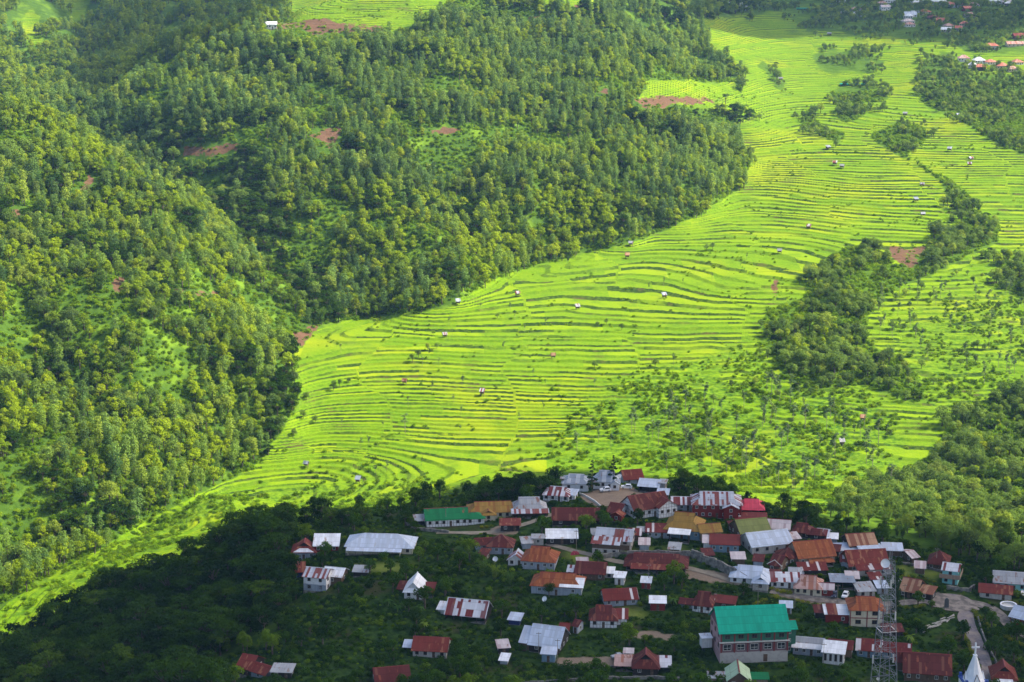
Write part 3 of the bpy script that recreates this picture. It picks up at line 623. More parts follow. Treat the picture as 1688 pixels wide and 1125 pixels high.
keep = np.where(side == 1, n1 + .55*n2 > -.30, n1 + .6*n2 > -.36) & ((side != 3) | (n2 + .5*n1 > -.12) | (fv_ > 640) | (fu_ > 1510) & (fv_ < 300)); keep &= ~((side == 2) & (n1 > .28))
fx_, fy_, fz_, fu_, fv_, side, n1, n2 = [q[keep] for q in (fx_, fy_, fz_, fu_, fv_, side, n1, n2)]
pslend = np.where(side == 1, .52 - .35*(fv_ > 330), np.where(side == 0, .28, .2)) + .5*n1
kid = (rs.rand(len(fx_)) < pslend).astype(int); kid[side == 3] = 2
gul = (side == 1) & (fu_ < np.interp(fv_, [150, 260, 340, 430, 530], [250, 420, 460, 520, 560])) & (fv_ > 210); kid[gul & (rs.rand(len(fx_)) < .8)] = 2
kid[(side == 0) & (n2 > .35) & (rs.rand(len(fx_)) < .5)] = 2
kid[(rs.rand(len(fx_)) < .03) & (side < 2)] = 3; kid[(side == 3) & (rs.rand(len(fx_)) < np.where(fv_ > 640, .22, .10))] = 3; kid[(side == 3) & (kid == 2) & (rs.rand(len(fx_)) < .10)] = 0; kid[(side < 2) & (rs.rand(len(fx_)) < .08)] = 2
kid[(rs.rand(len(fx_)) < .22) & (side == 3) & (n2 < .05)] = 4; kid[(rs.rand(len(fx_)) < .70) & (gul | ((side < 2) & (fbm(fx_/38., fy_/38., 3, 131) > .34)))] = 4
fs = rs.uniform(.5, 1.25, len(fx_))*(1 + .22*n2)*np.array([1.0, 1.0, 1.02, 1.0, .72])[kid]*(1 + .18*n1); fs *= np.where(fy_ > 1500, 1.05, 1.0); fs *= np.where(side == 3, np.where(fv_ < 330, .52, .72)*(1 + .5*n2), 1.0)
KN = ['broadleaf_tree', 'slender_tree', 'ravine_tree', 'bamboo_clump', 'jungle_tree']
single = np.zeros(len(fx_), bool)
def singles(cond, kind, most, label, group):
    k = np.nonzero(cond & ~single & (hidden(fx_, fy_) < 3) & (fu_ > -10) & (fu_ < 1698) & (fv_ > 0) & (fv_ < 1130))[0]
    k = k[np.argsort(fy_[k]/fs[k])][:most]; single[k] = True
    for i in k: put(kind, fx_[i], fy_[i], fs[i], label, group, 'tree' if 'tree' in kind else 'bamboo', z=fz_[i] - .1)
singles((side == 0) & (kid == 0), 'broadleaf_tree', 215, 'round leafy tree among many on the wooded left slope above the fields', 'leafy trees of the left wooded slope')
singles((side == 1) & (kid == 0), 'broadleaf_tree', 80, 'round leafy tree at the foot of the long middle wooded hill', 'leafy trees at the foot of the middle hill')
singles((side == 0) & (kid == 1), 'slender_tree', 110, 'narrow upright tree among many on the wooded left slope', 'narrow trees of the left wooded slope')
singles((side == 1) & (kid == 1), 'slender_tree', 185, 'narrow upright tree standing among others on the middle wooded hill', 'narrow trees of the middle hill')
singles((side == 3) & (fv_ > 640), 'ravine_tree', 90, 'leafy green tree in the thicket behind the village on the right', 'thicket trees behind the village')
singles((side == 3) & (fv_ > 370), 'ravine_tree', 110, 'grey-green tree in the wooded ravine between the terraces', 'ravine trees between the terraces')
singles((side < 2) & (kid == 2), 'ravine_tree', 90, 'dark green spreading tree in the gully between the wooded slopes', 'trees of the wooded gully')
singles((side == 3) & (kid == 3), 'bamboo_clump', 60, 'feathery bamboo clump in the thickets on the valley side right of the village', 'bamboo of the right thickets')
singles((side < 2) & (kid == 3), 'bamboo_clump', 40, 'pale green arching bamboo clump among trees of a wooded slope', 'bamboo on the wooded slopes')
r_ = ~single
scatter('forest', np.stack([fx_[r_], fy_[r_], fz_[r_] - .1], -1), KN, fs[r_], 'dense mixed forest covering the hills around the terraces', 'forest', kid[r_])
# undergrowth between the trees, on terrace banks and on the rough ground
ux, uy, rs2 = jitter(-560, 560, 700, 1750, 2.7, 33); uz = H0(ux, uy); uu_, uv_ = project(ux, uy, uz)
mf = sample(M_for, uu_, uv_); mt = sample(M_ter, uu_, uv_); mr = sample(M_rough, uu_, uv_); nn_ = fbm(ux/12., uy/12., 3, 15); nb_ = fbm(ux/40., uy/40., 2, 19)
lf_ = land(ux, uy)[1]; lf_ -= np.floor(lf_); onb = ((lf_ > .74) & (lf_ < .99)).astype(float)
pr = np.where(mf > .5, .75, np.clip(.95*mr*np.clip(.45 + 1.8*nn_, 0, 1) + (.10 + .90*onb*(1 - .7*mr))*np.clip(nn_ + .5*nb_ - .05, 0, 1)*1.5, 0, .8)); pr = np.where(sample(M_soil, uu_, uv_) > .3, .16, pr); pr = np.where((uy < 760) & (uu_ > 420), 0, pr)
k = (rs2.rand(len(ux)) < pr) & (hidden(ux, uy) < 2); ux, uy, mf, mr_ = ux[k], uy[k], mf[k], mr[k]
scatter('undergrowth', np.stack([ux, uy, G(ux, uy) - .1], -1), ['shrub'], rs2.uniform(.4, 1.15, len(ux))*np.where(mf > .5, 1.9, 1.0)*np.where((uy < 1000) & (mf < .5), 1.25, 1.0)*np.where((mr_ > .4) & (mf < .5), 1.35, 1.0), 'bright green scrub between trees and along terrace banks', 'undergrowth')
# ------------------------------------------------------------------ the village
WHITE=(.62,.63,.66)
RM = {}
def rm(k, *a, **kw): RM[k] = mat_roof('roof_'+k, *a, **kw)
rm('white', (.80,.81,.84), ra=.12, rust=(.42,.30,.22)); rm('blue', (.52,.58,.69), (.42,.46,.54), .25, ra=.12, rust=(.40,.40,.42)); rm('grey', (.36,.37,.39), ra=.35); rm('slate', (.26,.30,.36), (.40,.43,.47), .3, ra=.25)
rm('maroon', (.105,.024,.022), (.16,.06,.04), .18, ra=.28, rust=(.24,.07,.04)); rm('red', (.17,.034,.026), (.24,.09,.05), .15, ra=.34, rust=(.30,.13,.07)); rm('rust', (.29,.090,.034), (.20,.05,.025), .25, ra=.3, rust=(.36,.14,.06)); rm('ochre', (.30,.175,.040), (.24,.10,.03), .22, ra=.3, rust=(.22,.10,.03))
rm('green', (.012,.165,.060), ra=.02); rm('olive', (.19,.21,.065), ra=.1, rust=(.24,.20,.06)); rm('teal', (.010,.36,.235), ra=.0, rust=(.012,.29,.19)); rm('pink', (.62,.07,.11), ra=.03, rust=(.55,.12,.14)); rm('coral', (.46,.150,.105), (.52,.24,.17), .3, ra=.25); rm('mint', (.42,.55,.36), ra=.1)
rm('stripe', (.60,.60,.64), (.16,.03,.028), .46, ra=.12); rm('stripegrey', (.47,.49,.55), (.20,.055,.045), .50, ra=.18, seed=3.); rm('patch', (.155,.028,.024), (.55,.52,.52), .20, ra=.2, seed=5.); rm('brownstripe', (.40,.23,.14), (.20,.075,.045), .40, ra=.3, sheet=1.1); rm('pinkrust', (.50,.33,.29), (.34,.14,.09), .35, ra=.35); rm('pale', (.58,.50,.50), (.40,.30,.30), .3, ra=.15)
WM = {}
def wm(k, *a, **kw): WM[k] = mat_wall('wall_'+k, *a, **kw)
wm('white', (.66,.66,.68)); wm('cream', (.56,.50,.37)); wm('sheet', (.33,.37,.43), 'plank'); wm('bluewall', (.17,.27,.36), 'plank'); wm('wood', (.13,.085,.055), 'plank'); wm('dark', (.035,.028,.026), 'plank'); wm('paleplank', (.48,.45,.42), 'plank'); wm('tanplank', (.34,.24,.17), 'plank')
wm('timber', (.68,.68,.70), 'grid'); wm('redwall', (.22,.025,.02), 'plank'); wm('turq', (.22,.52,.52)); wm('concrete', (.38,.36,.34)); wm('purple', (.17,.105,.115)); wm('pinkwall', (.42,.27,.27), 'grid', (.22,.10,.11), 1.6, 3.2, .16); wm('greenwall', (.035,.13,.085)); wm('navy', (.03,.045,.16), 'plank'); wm('whiteplank', (.66,.65,.64), 'plank')
M_glass = mat_plain('dark_pane', (.010,.011,.014), (.035,.038,.045), 2., .25, spec=.5); M_wframe = mat_plain('window_frame_paint', (.62,.61,.58), rough=.6); M_dframe = mat_plain('dark_frame_paint', (.10,.06,.045), rough=.6); M_door = mat_plain('door_paint', (.07,.045,.03), (.12,.07,.045), 1., .7)
M_redtrim = mat_plain('red_trim', (.20,.030,.032), rough=.7); M_stone = mat_plain('rough_stone', (.10,.095,.085), (.24,.225,.20), .8, .95); M_cream = mat_plain('pale_trim', (.6,.58,.54), rough=.7); M_steel = mat_plain('galvanised_steel', (.42,.44,.47), (.55,.57,.60), 1., .45, .3); M_dsteel = mat_plain('dark_steel', (.10,.11,.12), rough=.5, metal=.3); M_void = mat_plain('dark_opening', (.008,.007,.007), (.014,.012,.012))
HOUSES = []      # footprints: x, y, half size
WCACHE = {}
def window(parent, x, y, z, w, h, nx, ny, frame):
    """window centred at x,y,z on a wall facing (nx,ny)"""
    key = (round(w, 1), round(h, 1), frame)
    if key not in WCACHE:
        pm = MB().box(-w/2, w/2, -.02, .05, -h/2, h/2).mesh('window_pane', M_glass); f = MB()
        for a in (-w/2-.05, w/2-.05): f.box(a, a+.10, -.075, .05, -h/2-.05, h/2+.05)
        for b in (-h/2-.06, h/2-.04): f.box(-w/2+.05, w/2-.05, -.07, .05, b, b+.10)
        f.box(-.035, .035, -.06, .05, -h/2+.05, h/2-.05); WCACHE[key] = (pm, f.mesh('window_frame', frame))
    rz = math.atan2(ny, nx) + math.pi/2; o = link('window', WCACHE[key][0], parent, (x + nx*.03, y + ny*.03, z), rz); link('window_frame', WCACHE[key][1], o)
def roof_faces(kind, a, b, h, r, o):
    """top faces of a roof over the box +-a, +-b with its ridge along x; eaves at height h, rise r, overhang o"""
    he = h - r*o/b; A, Bq = a+o, b+o
    if kind == 'gable': return [[(-A,-Bq,he),(A,-Bq,he),(A,0,h+r),(-A,0,h+r)], [(A,Bq,he),(-A,Bq,he),(-A,0,h+r),(A,0,h+r)]], []
    if kind == 'shed':
        s = r/(2*b); return [[(-A,-Bq,h-s*o),(A,-Bq,h-s*o),(A,Bq,h+r+s*o),(-A,Bq,h+r+s*o)]], []
    if kind == 'flat': return [[(-A,-Bq,h),(A,-Bq,h),(A,Bq,h+.25),(-A,Bq,h+.25)]], []
    t = 1.0 if kind == 'hip' else .55
    if kind == 'hip':
        k = min(Bq, A*.98); X = A - k; Z = h+r
        return [[(-A,-Bq,he),(A,-Bq,he),(X,0,Z),(-X,0,Z)], [(A,Bq,he),(-A,Bq,he),(-X,0,Z),(X,0,Z)], [(A,-Bq,he),(A,Bq,he),(X,0,Z)], [(-A,Bq,he),(-A,-Bq,he),(-X,0,Z)]], []
    k = min(Bq, A*.9); zt = he + (h+r-he)*t; X = A - k*t; Y = Bq*(1-t); Z = h+r
    fs_ = [[(-A,-Bq,he),(A,-Bq,he),(X,-Y,zt),(-X,-Y,zt)], [(-X-.25,-Y,zt+.03),(X+.25,-Y,zt+.03),(X+.25,0,Z),(-X-.25,0,Z)], [(A,Bq,he),(-A,Bq,he),(-X,Y,zt),(X,Y,zt)], [(X+.25,Y,zt+.03),(-X-.25,Y,zt+.03),(-X-.25,0,Z),(X+.25,0,Z)],
           [(A,-Bq,he),(A,Bq,he),(X,Y,zt),(X,-Y,zt)], [(-A,Bq,he),(-A,-Bq,he),(-X,-Y,zt),(-X,Y,zt)]]
    return fs_, [[(X,-Y,zt),(X,Y,zt),(X,0,Z-.05)], [(-X,Y,zt),(-X,-Y,zt),(-X,0,Z-.05)]]
def block(root, w, d, H, rise, kind, roof, wall, ax='x', ox=0., oy=0., oz=0., rz=0., win=None, rows=1, door=True, over=.55, base=True, frame=None, open_front=False, side=True, wsz=(1.0, 1.1), ridge=True, names=('wall', 'roof')):
    """one walled and roofed block of a house, its windows and door included"""
    L = (ox, oy, oz)
    def fin(mb): return mb.turn(rz).shift(*L)
    a, b = w/2, d/2; z0 = -2.6 if base else 0.
    m = MB()
    if not open_front: m.box(-a, a, -b, b, 0 if base else z0, H)
    else:
        m.box(-a, a, b-.15, b, 0, H); m.box(-a, -a+.15, -b, b-.15, 0, H); m.box(a-.15, a, -b, b-.15, 0, H)
    ra, rb = (a, b) if ax == 'x' else (b, a)
    tops, gab = roof_faces(kind, ra, rb, H+.02, rise, over)
    def tr(p): return p if ax == 'x' else (-p[1], p[0], p[2])
    g = MB()
    if kind == 'gable':
        for s in (-1, 1):
            e = s*ra; q = [(e, -rb, H), (e, rb, H), (e, 0, H + rise - .12)]; m.poly([tr(p) for p in (q if s > 0 else q[::-1])])
    if kind == 'shed':
        for s in (-1, 1):
            e = s*ra; q = [(e, -rb, H), (e, rb, H), (e, rb, H + rise - .12)]; m.poly([tr(p) for p in (q if s > 0 else q[::-1])])
        m.poly([tr(p) for p in ((ra, rb, H), (-ra, rb, H), (-ra, rb, H+rise-.12), (ra, rb, H+rise-.12))])
    if open_front:
        p_ = MB()
        for k in range(max(2, int(w/2.6)+1)): x = -a + .1 + k*(w-.2)/max(1, int(w/2.6)); p_.bar((x, -b+.08, 0), (x, -b+.08, H), .07)
        fin(p_).build('post', M_dframe, root)
    wo = fin(m).build(names[0], WM[wall], root)
    if base: fin(MB().box(-a-.12, a+.12, -b-.12, b+.12, z0, -.003)).build('foundation', M_stone, root)
    r_ = MB()
    for f in tops: r_.prism([tr(p) for p in f], .12)
    ro = fin(r_).build(names[1], RM[roof], root)
    if gab:
        for q in gab: g.poly([tr(p) for p in q])
        fin(g).build('gablet', M_void, ro)
    if ridge and kind in ('gable', 'hip', 'gablet'):
        xr = {'gable': ra+over, 'hip': max(.2, ra+over-min(rb+over, (ra+over)*.98)), 'gablet': ra+over-min(rb+over, (ra+over)*.9)*.55+.2}[kind]; z = H + rise + .02
        mb = MB().poly([tr(p) for p in ((-xr, -.22, z-.05), (xr, -.22, z-.05), (xr, 0, z+.07), (-xr, 0, z+.07))]).poly([tr(p) for p in ((xr, .22, z-.05), (-xr, .22, z-.05), (-xr, 0, z+.07), (xr, 0, z+.07))])
        fin(mb).build('ridge_cap', M_steel if roof in ('white', 'blue', 'grey', 'stripe', 'stripegrey', 'slate') else M_redtrim, ro)
    c, n = math.cos(rz), math.sin(rz)
    def P(x, y): return x*c - y*n + ox, x*n + y*c + oy
    fr = frame or (M_dframe if wall in ('white', 'cream', 'timber', 'whiteplank', 'turq', 'paleplank') else M_wframe)
    nw = max(1, int(round(w/3.2))) if win is None else win
    sh = H/rows
    if not open_front and H > 1.9:
        for rw in range(rows):
            zc = sh*rw + sh*.55
            for k in range(nw + (1 if door and rw == 0 else 0)):
                tot = nw + (1 if door and rw == 0 else 0); x = -a + (k+.5)*w/tot
                if door and rw == 0 and k == tot//2:
                    px, py = P(x, -b-.03); dm = MB().box(-.45, .45, -.03, .03, 0, min(2.0, sh-.2)); o = dm.build('door', M_door, root, (px, py, oz+.02), rz); MB().box(.25, .33, -.07, -.03, .95, 1.05).build('handle', M_steel, o)
                else: px, py = P(x, -b); window(root, px, py, oz+zc, wsz[0], min(wsz[1], sh*.55), n, -c, fr)
            if side and d > 3.5:
                for k in range(max(1, int(d/3.6))):
                    y = -b + (k+.5)*d/max(1, int(d/3.6))
                    for s in (-1, 1): px, py = P(s*a, y); window(root, px, py, oz+zc, wsz[0], min(wsz[1], sh*.55), s*c, s*n, fr)
    return wo, ro
def site(u, v, W, d, rot):
    """base point for a building whose front foot shows at u,v and which is W photo pixels wide"""
    x, y, z = cast(u, v, G); s, c = abs(math.sin(R(rot))), abs(math.cos(R(rot))); w = max(1.5, (W*1.09*y/F - d*s)/c)
    off = (d*c + w*s)/2; x2, y2 = x + off*x/y, y + off
    HOUSES.append((x2, y2, math.hypot(w, d)/2, w/2*c + d/2*s, d/2*c + w/2*s)); return x2, y2, w, max(z, gz(x2, y2) - .9)
def house(u, v, W, d, H, rise, rot, kind, roof, wall, label, name='house', cat='house', **kw):
    d *= 1.15; x, y, w, z = site(u, v, W, d, rot); rise *= 1.3; root = empty(name, (x, y, z + .1), R(rot)); tag(root, label, cat, kw.pop('group', None))
    root['w'] = w; root['d'] = d; block(root, w, d, H, rise, kind, roof, wall, **kw); return root
def add(root, w, d, H, rise, kind, roof, wall, ox, oy, **kw): block(root, w, d, H, rise, kind, roof, wall, ox=ox, oy=oy, **kw)
def dims(o): return o['w'], o['d']
# --- far side, top of the village
h = house(950,812,46,8,3.4,1.7,-8,'gablet','slate','white','white walled house with slate blue roof at the back edge of the yard with cars', door=False, win=2); add(h,.9,.9,4.2,.3,'flat','grey','tanplank',-5.2,-1.5,win=0,door=False,side=False,names=('chimney','chimney_cap'))
h = house(1000,808,44,7.5,3.4,2.2,-6,'gablet','slate','white','white slate roofed house behind two dark pines'); add(h,3.2,3,3.0,1,'gable','slate','white',3.4,-4.6,ax='y',win=1,door=False,side=False)
house(1040,800,37,6.5,2.4,2.0,14,'gable','red','sheet','red roofed shed between the white houses and the grey metal roof, behind a white car', win=1)
h = house(1072,814,40,8,2.6,1.2,-14,'gable','blue','dark','open sided shed with pale grey metal roof at the right end of the car yard', open_front=True); add(h,2.2,4,3.6,.4,'flat','grey','paleplank',5.0,-.5,win=0,door=False)
house(1093,823,19,4,1.6,.5,-10,'shed','blue','dark','small low hut with pale metal roof just below the car yard shed', name='hut', cat='hut', win=0)
h = house(920,829,48,7,2.6,1.6,-14,'gablet','stripe','timber','half timbered white house with white and maroon striped roof, left of the car yard'); add(h,3.5,5,2.4,.6,'shed','blue','timber',5.2,.5,win=1,door=False)
# --- left upper row
h = house(735,871,72,8,3.0,2.1,9,'gable','green','timber','long white house with bright dark-green metal roof and timbered gable end'); w,d=dims(h); add(h,7,6,2.6,1.3,'hip','green','timber',w/2+2.6,-1.2,win=2,door=False); add(h,3.2,4.5,2.2,.7,'shed','grey','dark',-w/2-2.2,-.5,win=0,door=False,base=True,open_front=True)
h = house(812,858,80,8,2.8,1.9,5,'gablet','ochre','cream','long cream house with mossy ochre hipped roof beside the grey hip roof'); w,d=dims(h); add(h,5,3.6,2.5,1.2,'gablet','ochre','cream',-2,-5.2,ax='y',win=1,door=False,side=False)
h = house(872,852,52,8,2.6,2.6,3,'gablet','grey','wood','dark walled house with steep grey roof and rusty lower skirt beside the ochre roof', over=1.0); w,d=dims(h); add(h,w*1.12,2.6,2.2,.5,'shed','stripegrey','wood',0,-d/2-1.4,win=0,door=False,open_front=True)
house(841,877,30,4,2.4,.6,0,'shed','red','dark','small dark shed with single slope red roof below the grey hip roof', name='shed', cat='shed', win=1)
h = house(949,868,74,8,2.4,2.2,-1,'gable','maroon','dark','long low barn with weathered maroon roof below the car yard', name='barn', cat='barn', win=2); MB().prism([(-3.9,-4.3,2.55),(-3.2,-4.3,2.55),(-3.2,-.6,4.42),(-3.9,-.6,4.42)],.06).build('roof_patch', RM['white'], h)
h = house(1018,858,34,7,2.8,1.7,-26,'gable','maroon','timber','small maroon roofed house with red and white front by the timbered gable'); w,d=dims(h); add(h,4,3,2.6,1.0,'gable','red','redwall',2.0,-4.6,ax='y',win=1,door=False,side=False)
h = house(1064,858,76,9,3.6,3.0,24,'gable','maroon','timber','big half timbered white house with wide white gable under a maroon roof'); w,d=dims(h); add(h,7.5,7,4.2,2.4,'gable','red','timber',w/2-2,-4.2,ax='y',win=3,rows=1,door=False)
h = house(1128,843,42,7,2.6,1.2,-3,'gable','stripe','sheet','grey house with narrow red and white striped roof left of the red walled house'); 
h = house(1180,857,80,10,5.4,2.4,-3,'gablet','stripegrey','redwall','large red walled house of two storeys with striped grey and rust roof', rows=2); w,d=dims(h); add(h,5.2,3,4.8,1.2,'gable','stripegrey','redwall',w/2-4,-6.4,ax='y',win=1,rows=2,door=False,side=False)
house(1238,853,38,8,3.2,1.8,-5,'gablet','pink','dark','open sided building with bright pink-red roof at the village edge', open_front=True, over=.9)
house(1236,866,52,5,1.6,.7,-4,'shed','patch','dark','low dark lean-to with rusty patched roof below the pink-red roof', name='lean_to', cat='shed', win=0)
# --- middle right cluster
h = house(1128,893,68,11,3.6,3.4,-14,'gablet','ochre','bluewall','large house under a steep mossy ochre-brown roof in the thick of the village'); w,d=dims(h); add(h,7.5,6.5,3.4,1.9,'gable','ochre','tanplank',w/2+2.8,-2.6,rz=R(24),win=2,door=False)
h = house(1086,889,40,5,2.4,.8,-4,'shed','patch','sheet','row of patched sheds with grey and maroon roofs left of the ochre roof', name='shed', cat='shed'); add(h,4,4,2.2,.3,'flat','grey','dark',-5.5,0,win=1,door=False)
house(1120,898,36,5,3.4,.5,-12,'shed','white','dark','open shed with clean white slanting roof in front of the ochre roof', name='shed', cat='shed', open_front=True)
h = house(1236,893,60,9,3.2,2.6,15,'gable','olive','wood','brown house with dull olive-green gable roof behind the light blue roof', win=2)
h = house(1262,917,80,9,3.4,2.5,17,'gable','blue','paleplank','wide house with pale blue metal roof and pinkish plank gable front', win=3, rows=1)
h = house(1194,914,48,6,3.0,.9,-6,'shed','patch','bluewall','blue walled house with red and white patched roof beside the pale blue roof'); add(h,3.2,5,3.0,.8,'shed','pale','whiteplank',-5.8,.4,win=0,door=False)
house(1284,884,40,7,2.4,1.6,-12,'gable','pale','wood','house with faded pinkish white roof at the rear edge behind the olive roof')
h = house(1322,889,36,6,2.2,1.7,-16,'gablet','maroon','dark','dark house with twin maroon roofs at the rear edge right of the pinkish roof'); add(h,6,5,2.0,1.3,'gablet','maroon','dark',5.5,-1.5,win=1,door=False)
house(1357,893,24,5,2.0,1.0,-18,'gable','stripe','dark','little hut with maroon and white striped roof at the rear edge', name='hut', cat='hut', win=1)
house(1372,897,17,3.5,1.8,.4,-10,'shed','white','sheet','tiny white roofed hut between the striped hut and the brown striped roof', name='hut', cat='hut', win=0)
h = house(1336,935,72,10,3.2,3.0,13,'gable','rust','tanplank','large barn-like house with bright orange rust roof'); w,d=dims(h); add(h,6,8,3.0,2.4,'hip','maroon','wood',-w/2-2.2,-.6,win=1,door=False); add(h,8,2.4,1.8,.5,'shed','rust','wood',1,-d/2-1.3,win=0,door=False,open_front=True); add(h,4.5,4,2.4,1.1,'gable','pale','wood',w/2-.6,3.0,win=0,door=False)
house(1338,950,44,4,1.8,.7,2,'shed','patch','dark','long low shed with maroon and white roof just below the orange rust roof', name='shed', cat='shed', win=1)
h = house(1284,946,34,7,2.8,1.8,-32,'gable','maroon','wood','dark porch house with maroon roof and white gable trim left of the orange rust roof'); MB().bar((2.9,-4.1,2.55),(.05,-4.1,4.5),.14).bar((.05,-4.1,4.5),(-2.8,-4.1,2.55),.14).build('gable_trim', M_cream, h)
h = house(1415,915,50,8,3.4,2.0,9,'gable','brownstripe','dark','dark house with brown striped metal roof and pale blue lower roofs'); w,d=dims(h); add(h,w*.8,3.2,2.6,.6,'shed','blue','dark',w*.18,-d/2-1.7,win=1,door=False); add(h,7,4.5,2.2,.8,'shed','blue','sheet',-w/2-1,-3.5,win=1,door=False)
h = house(1424,946,70,9,2.8,2.8,8,'gable','red','wood','large house with plain deep red roof beside the lattice mast'); w,d=dims(h); add(h,w*.85,3.2,2.2,.7,'shed','patch','paleplank',1.0,-d/2-1.7,win=2,door=False)
house(1470,918,32,5,2.2,.5,-6,'shed','blue','wood','low shed with pale flat roof behind the top of the lattice mast', name='shed', cat='shed', win=0)
h = house(1497,931,26,7,2.2,.9,24,'gable','pale','wood','small shed with white edged pale roof on the slope right of the mast', name='shed', cat='shed', win=0)
h = house(1503,990,44,8,2.8,2.2,-28,'gable','brownstripe','dark','house by the road corner with red-brown roof and white gable boards'); add(h,5,5,2.4,.8,'shed','brownstripe','dark',5.0,-.5,win=1,door=False); MB().bar((-4.6,-4.2,2.3),(-4.6,-.0,4.75),.14).bar((-4.6,0,4.75),(-4.6,4.2,2.3),.14).build('gable_trim', M_cream, h)
# --- turquoise house and right edge
h = house(1547,944,42,8,2.6,2.4,-18,'hip','maroon','wood','house with dark red hipped roof just behind the turquoise house')
h = house(1567,967,34,6,5.2,1.1,-20,'gable','stripe','turq','two storey turquoise house with brown balcony band at the road junction', rows=2, win=1); w,d=dims(h)
MB().box(-w/2-.9,w/2+.9,-d/2-1.3,-d/2-1.15,2.5,3.9).box(w/2+.75,w/2+.9,-d/2-1.15,d/2,2.5,3.9).box(-w/2-.9,w/2+.9,-d/2-1.3,-d/2-.02,2.35,2.5).build('balcony', WM['tanplank'], h)
h = house(1663,977,58,8,3.0,1.8,-12,'gable','grey','turq','house with plain grey roof and turquoise wall at the right edge by the trees'); 
h = house(1640,991,56,6,2.4,1.3,-14,'gable','red','paleplank','dark red roofed shed with pale plank wall below the grey roof', name='shed', cat='shed', win=1)
h = house(1690,1040,56,8,3.0,1.8,-38,'gable','blue','redwall','house with white roof and maroon posts beside the road on the right edge', win=3)
# --- left middle
h = house(503,925,37,7,3.2,2.2,0,'gablet','red','sheet','grey-blue house with red gable roof and white front apron, near the big dark tree', ax='y', win=2); MB().prism([(-3.8,-4.4,3.0),(3.8,-4.4,3.0),(1.5,-3.3,4.1),(-1.5,-3.3,4.1)],.08).build('apron_roof', RM['white'], h)
house(539,911,38,5,2.6,1.6,0,'shed','white','redwall','dark red shed with a white upper roof beside the red gable house', name='shed', cat='shed', win=2)
h = house(629,917,112,10,2.8,2.2,-5,'hip','blue','cream','long cream building with wide pale blue hipped roof and a veranda', win=6); w,d=dims(h); add(h,w*.78,2.2,2.0,.5,'shed','blue','cream',-1.5,-d/2-1.2,win=0,door=False,open_front=True,base=False); add(h,3,1.2,4.4,.4,'flat','grey','sheet',0,.3,win=0,door=False,side=False,base=False,names=('roof_vent','vent_cover'))
h = house(526,977,46,7,5.2,1.4,-14,'gable','stripegrey','white','tall white two storey house with streaky grey roof on the slope', rows=2, win=2, door=False); w,d=dims(h); MB().box(-w/2-.06,w/2+.06,-d/2-.05,-d/2-.002,0,2.4).build('lower_cladding', WM['sheet'], h); add(h,6.5,7,3.4,1.8,'gable','white','wood',4.5,4.5,oz=.8,win=1,door=False)
h = house(486,956,32,5,2.4,1.0,4,'shed','red','navy','small blue-black shed with red roof left of the tall white house', name='shed', cat='shed', win=0); MB().box(-3.6,-1.6,-3.2,.5,2.55,2.72).build('roof_sheet', RM['white'], h)
house(596,952,24,3.5,1.8,.5,-6,'shed','grey','dark','low dark shed with flat roof right of the tall white house', name='shed', cat='shed', win=0)
h = house(685,990,34,8,3.0,2.4,-6,'gable','white','white','small white gabled house with open porch and white roof among the gardens', ax='y', win=1); w,d=dims(h); MB().prism([(-w/2-.5,-d/2-1.2,2.75),(w/2+.5,-d/2-1.2,2.75),(w/2-1.2,-d/2+.1,4.0),(-w/2+1.2,-d/2+.1,4.0)],.08).build('porch_roof', RM['white'], h); add(h,3,6,2.2,.9,'shed','patch','wood',w/2+1.6,.4,win=0,door=False,open_front=True); add(h,2.6,5,2.0,.7,'shed','maroon','wood',-w/2-1.4,2.0,win=0,door=False)
h = house(773,1031,74,8,2.6,2.8,-14,'gable','stripe','dark','shed with white upper roof and dark striped lower sheets on the gardens slope', name='shed', cat='shed', open_front=True); w,d=dims(h); add(h,3.5,4,2.6,.9,'shed','white','whiteplank',-w/2-1.8,.3,win=0,door=False); MB().prism([(-w/2-.5,-2.0,4.32),(w/2+.5,-2.0,4.32),(w/2+.5,0,5.6),(-w/2-.5,0,5.6)],.06).build('upper_roof', RM['pale'], h)
h = house(712,1088,60,8,2.4,2.0,-7,'gable','red','paleplank','lone house with rusty red roof low in the dark gardens', win=3); w,d=dims(h); add(h,3.2,3.5,1.8,.7,'shed','blue','dark',-w/2-1.8,.5,win=0,door=False)
h = house(414,1116,40,8,2.4,2.0,-22,'gable','red','dark','dark red roofed house lowest at the forest edge', win=1); add(h,6,6,2.2,1.6,'gable','red','sheet',6.4,-2.6,rz=R(-14),win=1,door=False)
house(467,1121,34,5,2.2,.5,-5,'flat','grey','dark','grey flat roofed shed beside the dark red roofed house at the forest edge', name='shed', cat='shed', win=1)
h = house(645,1140,64,8,2.4,2.2,12,'gable','maroon','wood','maroon roofed house cut off by the lower picture edge', win=1)
